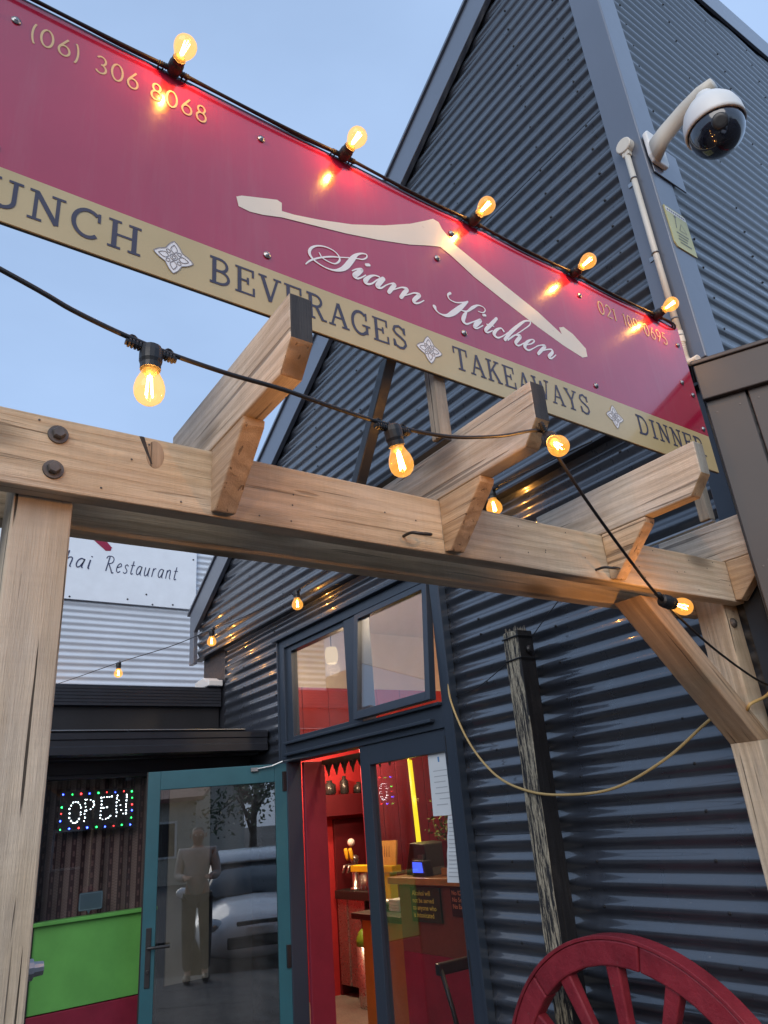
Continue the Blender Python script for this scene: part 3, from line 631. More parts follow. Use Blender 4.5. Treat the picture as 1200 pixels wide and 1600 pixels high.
M_cl = paint('sign_cream', (0.72,0.66,0.55), 0.35, 0.04, bump=0); M_wh = paint('sign_white', (0.80,0.78,0.77), 0.35, 0.03, bump=0)
M_nl = paint('sign_navy', (0.045,0.045,0.075), 0.4, 0.1, bump=0); M_num = paint('sign_number_gold', (0.60,0.45,0.24), 0.4, 0.06, bump=0)
# red face slightly oil-canned between its fixings
mb = MB(); ny, nz_ = 60, 8
for i in range(ny+1):
    y = -.09+2.225*i/ny
    for j in range(nz_+1):
        z = 1.0495+(.4255)*j/nz_
        mb.v.append((XS+.0004*sin(y*5.1+.6)*sin((z-1.05)*7.2)+.0002*sin(y*11+z*9), y, z+(.010*(j/nz_)*max(0,(y-1.7))/.43)))
for i in range(ny):
    for j in range(nz_):
        a = i*(nz_+1)+j; mb.face([a,a+nz_+1,a+nz_+2,a+1])
n0 = len(mb.v)
mb.build('red_panel', M_red, sg, smooth=True)
MB().prism([(-.09,.9385),(2.135,.9175),(2.135,1.484),(-.09,1.484)],'x',XS-.008,XS-.0025).build('backing_panel', M_dark, sg)
MB().prism([(-.09,.939),(2.133,.918),(2.133,1.0493),(-.09,1.0493)],'x',XS-.0025,XS+.0006).build('gold_band', M_gold, sg)
put = lambda u, v: (XS+.0012, u, v)
putb = lambda u, v: (XS+.0013, u, v)
SIAM=[[(0.6689,1.1488,0.0031),(0.6758,1.1387,0.0031),(0.6921,1.1344,0.0031),(0.7089,1.1363,0.0037),(0.7212,1.1508,0.005),(0.7199,1.1637,0.0037),(0.7066,1.1728,0.0031),(0.6853,1.1738,0.0037),(0.6638,1.1664,0.0043),(0.6483,1.1526,0.0062),(0.6432,1.137,0.0074),(0.6499,1.1254,0.0056),(0.6642,1.1177,0.0037),(0.6848,1.1138,0.0037),(0.7061,1.1165,0.0056),(0.7252,1.1275,0.0105),(0.7386,1.1417,0.014),(0.7492,1.1583,0.0143),(0.7601,1.1761,0.013),(0.7709,1.1903,0.0074),(0.7863,1.2008,0.0043),(0.7986,1.203,0.0037),(0.7978,1.1939,0.0037),(0.7865,1.1835,0.0037),(0.7732,1.1793,0.0031),(0.7502,1.1717,0.0031),(0.7244,1.1613,0.0031),(0.6992,1.1519,0.0043),(0.6712,1.1366,0.0043),(0.6497,1.121,0.0043),(0.639,1.1101,0.0037),(0.6329,1.1015,0.0025)],[(0.7539,1.136,0.0031),(0.7674,1.1466,0.0043),(0.7812,1.1513,0.0087),(0.7698,1.1368,0.013),(0.7593,1.1239,0.0124),(0.7668,1.1194,0.0056),(0.7779,1.1268,0.0037),(0.7908,1.1391,0.0031)],[(0.7952,1.1712,0.0081),(0.8034,1.1748,0.0081)],[(0.8303,1.1509,0.0043),(0.8162,1.1493,0.0043),(0.8005,1.1381,0.0081),(0.7883,1.1211,0.0124),(0.7943,1.1152,0.0068),(0.8072,1.1223,0.0043),(0.8218,1.138,0.0037),(0.8355,1.1497,0.0043)],[(0.8413,1.1504,0.0118),(0.8258,1.1284,0.013),(0.8216,1.1188,0.0105),(0.8315,1.1189,0.005),(0.848,1.1343,0.0031),(0.8626,1.1449,0.0037),(0.8737,1.1467,0.0099),(0.8628,1.1301,0.0112),(0.8536,1.116,0.0099)],[(0.8567,1.1207,0.0031),(0.8788,1.1367,0.0031),(0.8955,1.1471,0.0043),(0.9102,1.1479,0.0099),(0.8989,1.131,0.0112),(0.8885,1.1154,0.0099)],[(0.8899,1.1187,0.0031),(0.913,1.1333,0.0031),(0.9322,1.1456,0.0043),(0.9472,1.1461,0.0099),(0.9358,1.132,0.0112),(0.926,1.1187,0.0093),(0.9338,1.1155,0.0056),(0.9472,1.1236,0.0037),(0.9601,1.1347,0.0025)]]
KITCHEN=[[(1.0524,1.1946,0.0074),(1.0424,1.1841,0.0056),(1.0473,1.1725,0.0037),(1.0673,1.1712,0.0037),(1.0947,1.1821,0.0043),(1.1091,1.1906,0.0037)],[(1.11,1.191,0.0043),(1.0831,1.1634,0.013),(1.0531,1.134,0.0149),(1.0297,1.1161,0.0093),(1.009,1.1132,0.0043),(0.9968,1.1181,0.005),(0.9918,1.1285,0.0118)],[(1.0805,1.1524,0.0037),(1.1012,1.1564,0.005),(1.1244,1.1775,0.0087),(1.1446,1.1924,0.005),(1.1629,1.1946,0.0031),(1.1696,1.1869,0.0037),(1.1593,1.1747,0.0031),(1.1434,1.1727,0.0028)],[(1.1012,1.1564,0.0037),(1.0896,1.138,0.0118),(1.0829,1.1205,0.0118),(1.093,1.1144,0.0056),(1.1136,1.1272,0.0037),(1.1359,1.1427,0.0031)],[(1.1198,1.1255,0.0028),(1.1367,1.1426,0.0043),(1.146,1.1453,0.0093),(1.131,1.1277,0.0112),(1.1189,1.1153,0.0093),(1.1286,1.1137,0.0043),(1.1515,1.1313,0.0031)],[(1.1592,1.1665,0.0074),(1.1669,1.1694,0.0074)],[(1.2079,1.1747,0.0087),(1.1806,1.144,0.0112),(1.1581,1.1189,0.0099),(1.1652,1.1142,0.005),(1.1842,1.1271,0.0031)],[(1.1666,1.1408,0.0031),(1.1918,1.1433,0.0031)],[(1.2267,1.1413,0.0068),(1.2187,1.1474,0.0043),(1.2009,1.136,0.0081),(1.1878,1.1175,0.0112),(1.2,1.1107,0.0056),(1.2225,1.1247,0.0031),(1.2439,1.1434,0.0028)],[(1.2258,1.1137,0.0099),(1.2553,1.1488,0.0112),(1.2974,1.1892,0.0087),(1.3212,1.2088,0.0056),(1.3416,1.2155,0.0043),(1.337,1.2018,0.0037),(1.3093,1.1767,0.0031),(1.274,1.1472,0.0028),(1.2368,1.1155,0.0031)],[(1.239,1.1196,0.0031),(1.2683,1.1431,0.0043),(1.2893,1.1473,0.0099),(1.2748,1.1289,0.0112),(1.2651,1.1165,0.0093),(1.275,1.1117,0.005),(1.3014,1.1299,0.0031)],[(1.2994,1.121,0.0031),(1.3297,1.1369,0.0037),(1.3439,1.1515,0.005),(1.3315,1.1509,0.0043),(1.3105,1.1339,0.0093),(1.2992,1.1155,0.0112),(1.3124,1.1098,0.0056),(1.337,1.1256,0.0031),(1.358,1.1412,0.0028)],[(1.3491,1.1352,0.0028),(1.3719,1.1468,0.0043),(1.3845,1.147,0.0099),(1.3645,1.1266,0.0105),(1.3493,1.1107,0.0093)],[(1.3521,1.1162,0.0028),(1.3843,1.1355,0.0037),(1.4095,1.1449,0.0056),(1.4108,1.1355,0.0099),(1.3922,1.1158,0.0099),(1.4017,1.113,0.005),(1.4244,1.132,0.0025)]]
ROOF=[(0.4727,1.21),(0.485,1.2192),(0.5681,1.2516),(0.5797,1.2484),(0.579,1.2249),(0.6106,1.23),(0.6767,1.2484),(0.7651,1.2789),(0.8614,1.3236),(0.9454,1.3705),(1.0022,1.4096),(1.0284,1.4293),(1.0475,1.4267),(1.0559,1.4088),(1.0945,1.3724),(1.1799,1.34),(1.2685,1.3065),(1.3843,1.2643),(1.4717,1.2191),(1.465,1.24),(1.4865,1.2502),(1.5243,1.2379),(1.5706,1.2034),(1.5695,1.175),(1.5453,1.1636),(1.468,1.1792),(1.3711,1.2078),(1.2565,1.2472),(1.1479,1.2882),(1.0763,1.3261),(1.0405,1.3396),(1.0016,1.3256),(0.9369,1.2985),(0.837,1.2664),(0.7447,1.2417),(0.6588,1.2234),(0.5785,1.2063),(0.5325,1.1903),(0.5029,1.184),(0.4777,1.186)]
def script_word(strokes, name):
    mb = MB()
    for s in strokes: ribbon(mb, catmull(s, 7), put)
    # round the stroke ends
    for s in strokes:
        for (u, v, w) in (s[0], s[-1]):
            n = len(mb.v); mb.v += [put(u+w/2*cos(2*pi*i/12), v+w/2*sin(2*pi*i/12)) for i in range(12)]; mb.face([n+i for i in range(12)])
    for i, p in enumerate(mb.v): mb.v[i] = (p[0]+i*2e-8, p[1], p[2])
    mb.build(name, M_wh, sg)
script_word(SIAM, 'script_lettering'); script_word(KITCHEN, 'script_lettering')
mb = MB(); n = len(ROOF)
mb.v = [(XS+.0009, u, v) for u, v in ROOF]; mb.face(list(range(n)))
ro = mb.build('roof_emblem', M_cl, sg)
bm = bmesh.new(); bm.from_mesh(ro.data); bmesh.ops.triangulate(bm, faces=bm.faces, ngon_method='EAR_CLIP'); bm.to_mesh(ro.data); bm.free()
for txt, a, b in (('LUNCH',-.030,.286),('BEVERAGES',.415,.893),('TAKEAWAYS',1.030,1.526),('DINNER',1.738,2.085)):
    mb = MB(); letters(mb, SL, txt, a, b, .966, .060, putb, gap=.10); mb.build('slab_lettering', M_nl, sg)
for tx, ua, ub, zb_, hh in (('(06)',.057,.150,1.378,.050),('306',.176,.262,1.378,.050),('8068',.284,.406,1.378,.050),('021',1.682,1.772,1.374,.052),('109',1.806,1.886,1.374,.052),('0695',1.914,2.040,1.374,.052)):
    mb = MB(); letters(mb, DG, tx, ua, ub, zb_, hh, put, gap=.13); mb.build('phone_number', M_num, sg)
M_orn = paint('ornament_grey', (0.22,0.21,0.22), 0.5, 0.05, bump=0)
for cu in (.346,.957,1.634):
    mb = MB(); cv = .990; R0 = .036; pts = []
    for i in range(48):
        a = 2*pi*i/48; r = R0/(abs(cos(a))+abs(sin(a)))*(.97+.09*cos(4*a)+.05*abs(sin(4*a))); pts.append((cu+r*cos(a), cv+r*sin(a)))
    n = len(mb.v); mb.v += [putb(*p) for p in pts]; mb.face([n+i for i in range(48)])
    o = mb.build('flower_ornament', M_wh, sg)
    mb = MB(); p2 = lambda u, v: (XS+.0019, u, v); lw_ = .0016
    ribbon(mb, [(u,v,lw_) for u,v in arc(cu,cv,.007,.007,0,360,16)], p2); ribbon(mb, [(u,v,lw_) for u,v in arc(cu,cv,.0035,.0035,0,360,12)], p2)
    for q in range(4):
        a = q*pi/2
        for s_ in (-1,1):
            P = [(0.009,0),(0.015,.006*s_),(0.022,.005*s_),(0.029,0)]
            ribbon(mb, [(cu+x*cos(a)-y*sin(a), cv+x*sin(a)+y*cos(a), lw_) for x,y in catmull(P,4)], p2)
        a += pi/4; ribbon(mb, [(cu+x*cos(a)-y*sin(a), cv+x*sin(a)+y*cos(a), lw_) for x,y in arc(.015,0,.004,.0035,0,360,10)], p2)
    for i, p in enumerate(pts):
        pass
    ribbon(mb, [(u,v,lw_) for u,v in pts+pts[:1]], p2)
    mb.build('ornament_lines', M_orn, o)
for (u, v) in ((.034,1.411),(.533,1.414),(.541,1.084),(1.024,1.294),(1.089,1.408),(1.080,1.082),(1.60,1.409),(1.579,1.078),(2.105,1.40),(2.108,1.20),(2.112,1.072),(.034,1.09),(2.06,1.235)):
    MB().lathe([(.0085,0),(.0085,.0018),(.0058,.002),(.005,.0048),(.001,.0056)],(XS+.001,u,v),(1,0,0),12).build('fixing_screw', M_galv, sg, smooth=True)
# supports behind the sign
for z in (.985,1.40): MB().box(XS-.028,XS-.009,-.05,2.10,z,z+.03).build('backing_rail', M_blacksteel, sg, bevel=.002)
MB().hexa([(-1.262,.845,.690),(-1.232,.845,.690),(-1.232,.872,.690),(-1.262,.872,.690),(-1.098,.845,.945),(-1.066,.845,.945),(-1.066,.872,.945),(-1.098,.872,.945)]).build('steel_strut', M_blacksteel, sg, bevel=.002)
for y in (.976,2.030):
    z0 = .775 if y < 1 else .748
    MB().box(-1.100,-1.066,y,y+.034,z0,1.42).build('support_batten', W_grey, sg, bevel=.003)
    MB().box(-1.41,-1.064,y+.008,y+.028,z0-.008,z0-.002).build('steel_flat_bar', M_galv if y > 1 else M_blacksteel, sg)

# ------------------------------------------------------------------ festoon lights
M_bulb = glass('amber_bulb_glass', (1.0,0.80,0.50), dirt=0.0, ior=1.45, glow=((1.0,0.45,0.08),0.42))
M_fil = emit('filament', (1.0,0.56,0.16), 60.0)
M_cap = paint('bulb_brass', (0.5,0.36,0.16), 0.35, 0.1, metal=0.8, bump=0.02)
def lamp(par, base, axis, r=.0235, s=1.0, power=.55, lugs=None, socketdir=None):
    """black socket + clear filament bulb; base = cable point, axis = direction the bulb points"""
    ax = Vector(axis).normalized(); b = Vector(base)
    mb = MB().lathe([(.011*s,-.004*s),(.0165*s,.000),(.0185*s,.010*s),(.0185*s,.026*s),(.0165*s,.032*s),(.0165*s,.042*s)], b, ax, 16)
    if lugs is not None:
        l = Vector(lugs).normalized()
        for sg_ in (-1,1):
            for q in range(4): mb.lathe([(.0078*s,0),(.0078*s,.003*s)], b+ax*.006*s+l*sg_*(.018+.0055*q)*s, l*sg_, 10)
            mb.lathe([(.0055*s,0),(.0055*s,.026*s)], b+ax*.006*s+l*sg_*.016*s, l*sg_, 10)
            cc = b+ax*(-.004)*s+l*sg_*.030*s
            a1 = l; a2 = ax
            mb.tube([tuple(cc+(a1*cos(w)+a2*sin(w))*.006*s) for w in [2*pi*i/10 for i in range(11)]], .0022*s, 6)
    mb.build('socket', M_black, par, smooth=False)
    pr = [(.0125,.040),(.0132,.046),(.0165,.054),(.0212,.064),(.0235,.074),(.0238,.080),(.0225,.089),(.0185,.097),(.0115,.103),(.004,.1055),(0.0005,.106)]
    kx = r/.0238
    bl = MB().lathe([(a*kx*s,h*s) for a,h in pr], b, ax, 24, cap=False).build('bulb', M_bulb, par, smooth=True)
    u = ax.orthogonal().normalized(); v = ax.cross(u); fm = MB()
    for q in range(4):
        w = q*pi/2+.5; o_ = (u*cos(w)+v*sin(w))
        fm.tube([b+ax*.054*s+o_*.0035*s, b+ax*.091*s+o_*.0065*s], .0011*s, 6)
    fm.build('filament', M_fil, bl)
    MB().lathe([(.011*s,.038*s),(.0125*s,.046*s),(.009*s,.050*s),(.003*s,.056*s)], b, ax, 14).build('bulb_cap', M_cap, bl, smooth=True)
    light('bulb_light', b+ax*.076*s, power, (1.0,0.52,0.17), par, .004)
def cable(par, pts, r=.0032, mat=None, n=8):
    MB().tube(catmull(pts, n), r, 8).build('cable', mat or M_black, par, smooth=True)

s1 = thing('sign_festoon', (XS+.02,1.0,1.478), 'string of amber filament bulbs clipped along the top of the red sign', 'string lights')
bys = (-.09,.327,.748,1.165,1.582,1.997)
pts = []
for i in range(len(bys)-1):
    for q in range(4):
        t = q/4; pts.append((XS+.012, bys[i]+(bys[i+1]-bys[i])*t, 1.480-.005*sin(pi*t)))
pts += [(XS+.012,1.997,1.480),(XS+.012,2.10,1.475),(XS-.03,2.13,1.47)]
cable(s1, [(XS+.012,-.3,1.49)]+pts, .0034)
cable(s1, [(XS+.002,-.3,1.487)]+[(a-.008,b_,c_+.006+.003*sin(b_*17)) for a,b_,c_ in pts], .0028)
for y in bys[1:]:
    lamp(s1, (XS+.006,y,1.478), (1,random.uniform(-.06,.06),random.uniform(.0,.10)), r=.0275, s=.84, power=1.5, lugs=(0,1,0))

s2 = thing('pergola_festoon', (-.85,.9,.62), 'string of amber filament bulbs hung across the ends of the pergola rafters', 'string lights')
near = [(-.85,-.35,.80),(-.85,.057,.682),(-.85,.155,.650),(-.85,.254,.630),(-.848,.36,.620),(-.845,.458,.617),(-.85,.56,.613),(-.85,.667,.610),(-.852,.80,.622),(-.852,.93,.655),(-.851,1.053,.697),(-.852,1.085,.660),(-.88,1.20,.575),(-.97,1.44,.500),(-1.08,1.70,.464),(-1.14,1.98,.37),(-1.19,2.29,.288),(-1.20,2.45,.27)]
cable(s2, near, .0036)
lamp(s2, (-.85,.254,.628), (-.02,.01,-1), r=.0245, s=.86, power=1.1, lugs=(0,1,-.12))
lamp(s2, (-.85,.667,.608), (-.10,.28,-1), r=.0245, s=.86, power=1.3, lugs=(0,1,.05))
lamp(s2, (-.846,1.068,.682), (.62,-.42,-.66), r=.0235, s=.9, power=1.3, lugs=(0,.5,-.9))
lamp(s2, (-1.08,1.700,.462), (.12,.97,-.16), r=.0235, power=1.4, lugs=(-.3,.9,-.3))

s3 = thing('wall_festoon', (-4.0,2.25,1.4), 'far string of small glowing bulbs strung under the navy gable', 'string lights')
far = [(-9.3,1.2,1.50),(-8.0,1.62,1.50),(-6.68,1.85,1.455),(-6.05,2.10,1.475),(-5.50,2.25,1.50),(-4.85,2.27,1.455),(-4.10,2.27,1.425),(-3.3,2.28,1.455),(-2.70,2.28,1.40),(-2.20,2.28,1.375),(-1.6,2.29,1.34)]
cable(s3, far, .0036)
for p, ax in (((-8.2,1.555,1.505),(0,0,-1)),((-6.68,1.85,1.452),(.05,.02,-1)),((-5.50,2.25,1.497),(-.1,0.05,-1)),((-4.10,2.27,1.422),(.12,0,-1)),((-2.20,2.28,1.372),(.1,0,-1))):
    lamp(s3, p, ax, r=.030, s=1.25, power=.8, lugs=(1,0,0))

# ------------------------------------------------------------------ things on the corner: camera, plate, conduit, warning sign
cc = thing('security_camera', (-1.06,2.36,2.45), 'white dome security camera on a wall arm at the gable corner', 'camera')
MB().box(-1.064,-1.058,2.345,2.57,2.36,2.565).build('mounting_plate', M_flash, cc, bevel=.002)
MB().prism([(2.335,2.40),(2.425,2.40),(2.44,2.43),(2.44,2.55),(2.42,2.57),(2.335,2.57),(2.32,2.55),(2.32,2.43)],'x',-1.057,-1.035).build('wall_bracket', M_white, cc, bevel=.006)
am = MB(); prof = [(-1.035,2.42,.035,.060),(-.98,2.455,.032,.045),(-.88,2.485,.030,.038),(-.80,2.495,.032,.034),(-.745,2.49,.030,.026)]
for (x, z, hy, hz) in prof:
    for q in range(12):
        w = 2*pi*q/12; am.v.append((x, 2.345+hy*cos(w), z+.03+hz*sin(w)))
for i in range(len(prof)-1):
    for q in range(12): j = (q+1) % 12; am.face([i*12+q,i*12+j,i*12+12+j,i*12+12+q])
am.face(list(range(12))[::-1]); am.face([48+q for q in range(12)])
am.build('arm', M_cream, cc, smooth=True)
DC = (-.785,2.325,2.318); dr = .125
MB().lathe([(.001,.128),(.043,.124),(.073,.109),(.096,.077),(.108,.039),(.111,.0),(.111,-.014),(.104,-.016),(.104,.0)], DC, (0.02,-.05,1), 32, cap=False).lathe([(.034,.115),(.034,.165)], DC, (0,0,1), 16).build('housing', M_white, cc, smooth=True)
M_dome = paint('dome_black', (0.010,0.012,0.022), 0.10, 0.1, bump=0, coat=1.0)
MB().ball((DC[0],DC[1],DC[2]-.022), .101, 28, 18, sc=(1,1,1.04)).build('dome', M_dome, cc, smooth=True)
for off in ((.055,-.085,-.055),):
    d = Vector(off).normalized(); c0 = Vector(DC)+Vector((0,0,-.022))+d*.092
    MB().lathe([(.030,.0),(.031,.008),(.026,.012),(.016,.0125)], c0, d, 20).build('lens_ring', M_blacksteel, cc, smooth=True)
cd = thing('conduit', (-1.13,2.31,1.4), 'cream plastic conduit with a round junction box running down the gable corner', 'conduit')
MB().tube([(-1.132,2.302,2.50),(-1.132,2.302,2.0),(-1.130,2.302,1.545)], .0125, 12).build('pipe', M_cream, cd, smooth=True)
MB().lathe([(.036,0),(.036,.030),(.033,.034),(.001,.034)], (-1.130,2.318,2.545), (0,-1,0), 24).box(-1.148,-1.116,2.29,2.316,2.49,2.52).build('junction_box', M_cream, cd, bevel=.002)
MB().lathe([(.0145,0),(.0145,.05)], (-1.130,2.302,1.53), (0,0,1), 12).build('coupling', M_cream, cd)
fx = catmull([(-1.130,2.302,1.54),(-1.131,2.298,1.49),(-1.126,2.288,1.45),(-1.108,2.275,1.422),(-1.07,2.262,1.412)], 12)
MB().tube(fx, [.0125+.0016*((i % 2)*2-1) for i in range(len(fx))], 12).build('flexible_end', M_cream, cd)
for z in (2.36,1.96,1.64,1.56):
    MB().tube([(-1.132+.0145*cos(w),2.302-.0145*sin(w),z) for w in [pi*i/8 for i in range(9)]], .003, 6).box(-1.170,-1.146,2.314,2.317,z-.010,z+.010).build('saddle_clip', M_galv, cd)
wsn = thing('warning_sign', (-1.06,2.41,2.06), 'small yellow warning sign with a camera symbol on the corner flashing', 'sign')
M_yel = paint('sign_pale_yellow', (0.52,0.51,0.25), 0.4, 0.06, bump=0)
M_gy = paint('sign_print_grey', (0.16,0.17,0.16), 0.5, 0.1, bump=0)
MB().prism([(2.338,1.985),(2.352,1.965),(2.485,1.965),(2.485,2.165),(2.470,2.178),(2.338,2.178)],'x',-1.0655,-1.0615).build('plate', M_yel, wsn)
MB().quad((-1.0612,2.342,2.150),(-1.0612,2.481,2.150),(-1.0612,2.481,2.172),(-1.0612,2.342,2.172)).build('header', M_wh, wsn)
mb = MB(); pw = lambda u, v: (-1.0609, u, v)
for i in range(9): ribbon(mb, [(2.352+i*.014,2.161,.009),(2.361+i*.014,2.161,.009)], pw)
ribbon(mb, [(2.395,2.145,.016),(2.402,2.135,.016)], pw); ribbon(mb, [(2.398,2.14,.005),(2.385,2.075,.005)], pw)
ribbon(mb, [(2.405,2.07,.004),(2.43,2.115,.004),(2.455,2.07,.004),(2.405,2.07,.004)], pw)
for i in range(4): ribbon(mb, [(2.375+.006*(i % 2),2.05-i*.017,.006),(2.458-.011*(i % 3),2.05-i*.017,.006)], pw)
mb.build('print', M_gy, wsn)

# ------------------------------------------------------------------ black post, wagon wheel, yellow cable, thin wire
k = N('peeling_black_paint'); nA = k.noise((46,46,4.0), 1.6, 8, 0.75, 0.8); nB = k.noise((90,90,14), 3.0, 5, 0.7)
pe = k.math('MULTIPLY', k.ramp(nA, [(0.47,0.0),(0.53,1.0)]), k.ramp(nB, [(0.35,0.35),(0.6,1.0)]))
k.color(k.mix(pe, (0.018,0.019,0.022), k.mix(nB, (0.30,0.25,0.15), (0.66,0.60,0.46)))).rough(0.75).bump(nA, 0.6, 0.004); M_peel = k.mat
mb = MB(); ns = 16; X0, X1, Y0, Y1 = -2.240,-2.150,2.262,2.352
for i in range(ns+1):
    z = -1.65+2.335*i/ns; lean = -.035*(1-i/ns); j = lambda: random.uniform(-.002,.002)
    mb.v += [(X0+lean+j(),Y0+j(),z),(X1+lean+j(),Y0+j(),z),(X1+lean+j(),Y1+j(),z),(X0+lean+j(),Y1+j(),z)]
for i in range(ns):
    for a in range(4): b = (a+1) % 4; mb.face([4*i+a,4*i+b,4*i+4+b,4*i+4+a], 0 if a == 0 else 1)
mb.face([3,2,1,0]); e = 4*ns; mb.face([e,e+1,e+2,e+3], 1)
M_bkw = wood('timber_black_paint', 'z', (0.012,0.012,0.014), (0.028,0.028,0.031), (0.03,0.03,0.033), 0.3)
tp = thing('weathered_post', (-2.22,2.3,-1.65), 'short weathered post with peeling black paint against the corrugated wall', 'post')
mb.build('shaft', [M_peel, M_bkw], tp, bevel=.004)
mb = MB()
for _ in range(46):
    x = random.uniform(X0,X1); y = random.uniform(Y0,Y0+.06); h = random.uniform(.006,.024); w = random.uniform(.002,.005)
    mb.hexa([(x,y,.683),(x+w,y,.683),(x+w,y+w,.683),(x,y+w,.683),(x+w*.3,y,.683+h),(x+w*.7,y,.683+h),(x+w*.7,y+w*.5,.683+h),(x+w*.3,y+w*.5,.683+h)])
mb.build('splintered_top', W_grey, tp, kind='stuff')
mb = MB(); 
for z in (.655,.560): mb.tube([(X0-.004,Y0-.004,z),(X1+.004,Y0-.004,z+.004),(X1+.004,Y1+.004,z+.006)], .0035, 6)
mb.lathe([(.016,0),(.018,.010),(.012,.018)],(X1,Y0+.05,.60),(1,0,0),10).lathe([(.014,0),(.012,.016)],(X0,Y0+.03,.62),(-1,0,0),10).build('wire_wrap', M_black, tp)

wc = Vector((-1.835,2.165,-1.02)); WR = .585
wh = thing('wagon_wheel', (wc.x,wc.y,-1.62), 'dark red wooden wagon wheel leaning on the corrugated wall', 'wheel')
k = N('wheel_red'); nA = k.noise((1,1,1), 9, 6, 0.65); nB = k.noise((1,1,1), 70, 4, 0.7)
k.color(k.mix(k.ramp(nA, [(0.3,0.0),(0.72,1.0)]), (0.19,0.012,0.022), (0.31,0.028,0.042))).rough(k.ramp(nB, [(0.3,0.36),(0.7,0.62)])); M_whl = k.mat
nC = k.noise((1,1,1), 26, 6, 0.75); nD = k.noise((1,1,1), 4, 5, 0.6); chip = k.ramp(nC, [(0.66,0.0),(0.69,1.0)])
old = k.b.inputs['Base Color'].links[0].from_socket
c_ = k.mix(k.math('MULTIPLY', k.ramp(nD, [(0.45,0.0),(0.75,1.0)]), 0.55), old, (0.05,0.012,0.016)); c_ = k.mix(k.math('MULTIPLY', chip, 0.7), c_, (0.30,0.20,0.15))
k.color(c_); k.bump(k.math('SUBTRACT', k.math('ADD', nA, k.math('MULTIPLY', nB, 0.4)), k.math('MULTIPLY', chip, 0.4)), 0.8, 0.006)
def ringpt(r, a, y): return (wc.x+r*cos(a), wc.y+y, wc.z+r*sin(a))
A0 = radians(92)
for q in range(7):
    a0 = A0+radians(-12.85+51.43*q)+.004; a1 = a0+radians(51.43)-.008; mb = MB(); n = 12
    for i in range(n+1):
        a = a0+(a1-a0)*i/n; w = random.uniform(-.0012,.0012)
        mb.v += [ringpt(WR-.082+w,a,-.028),ringpt(WR-.006,a,-.028+w),ringpt(WR-.006,a,.028),ringpt(WR-.082,a,.028)]
    for i in range(n):
        for s_ in range(4): b = (s_+1) % 4; mb.face([4*i+s_,4*i+b,4*i+4+b,4*i+4+s_])
    mb.face([3,2,1,0]); e = 4*n; mb.face([e,e+1,e+2,e+3])
    mb.build('felloe', M_whl, wh, bevel=.006)
mb = MB(); n = 96
for i in range(n):
    a = 2*pi*i/n; mb.v += [ringpt(WR-.006,a,-.031),ringpt(WR+.006,a,-.031),ringpt(WR+.006,a,.031),ringpt(WR-.006,a,.031)]
for i in range(n):
    j = (i+1) % n
    for s_ in range(4): b = (s_+1) % 4; mb.face([4*i+s_,4*i+b,4*j+b,4*j+s_])
mb.build('tyre', M_whl, wh, bevel=.002)
for q in range(14):
    a = A0+2*pi*q/14; d = Vector((cos(a),0,sin(a))); t = Vector((-sin(a),0,cos(a))); mb = MB()
    for r, hw, hy in ((.09,.026,.022),(.20,.022,.020),(.36,.022,.018),(WR-.080,.027,.021)):
        c = wc+d*r; mb.v += [tuple(c-t*hw+Vector((0,-hy,0))),tuple(c+t*hw+Vector((0,-hy,0))),tuple(c+t*hw+Vector((0,hy,0))),tuple(c-t*hw+Vector((0,hy,0)))]
    for i in range(3):
        for s_ in range(4): b = (s_+1) % 4; mb.face([4*i+s_,4*i+b,4*i+4+b,4*i+4+s_])
    mb.face([3,2,1,0]); mb.face([12,13,14,15]); mb.build('spoke', M_whl, wh, bevel=.006)
MB().lathe([(.05,-.11),(.075,-.10),(.085,-.06),(.115,-.04),(.115,.04),(.085,.06),(.07,.10)], wc, (0,1,0), 24).build('hub', M_whl, wh, bevel=.004)

M_ycab = paint('yellow_cable', (0.52,0.36,0.14), 0.5, 0.1, bump=0.02)
MB().tube(catmull([(-2.748,2.36,.60),(-2.735,2.345,.48),(-2.624,2.330,.275),(-2.422,2.28,.115),(-2.213,2.250,.037),(-2.016,2.25,.010),(-1.802,2.27,.018),(-1.591,2.30,.094),(-1.43,2.33,.19),(-1.36,2.345,.225),(-1.26,2.29,.205),(-1.225,2.27,.222),(-1.21,2.36,.25),(-1.16,2.36,.30)],8), .0052, 8).build('extension_cable', M_ycab, smooth=True, label='yellow extension cable looped across the corrugated wall', cat='cable')
MB().tube(catmull([(-2.755,2.385,.50),(-2.55,2.38,.52),(-2.22,2.345,.62),(-2.05,2.37,.74),(-1.80,2.385,.90)],8), .0022, 6).build('thin_wire', M_black, smooth=True, label='thin black wire stapled along the wall past the weathered post', cat='wire')
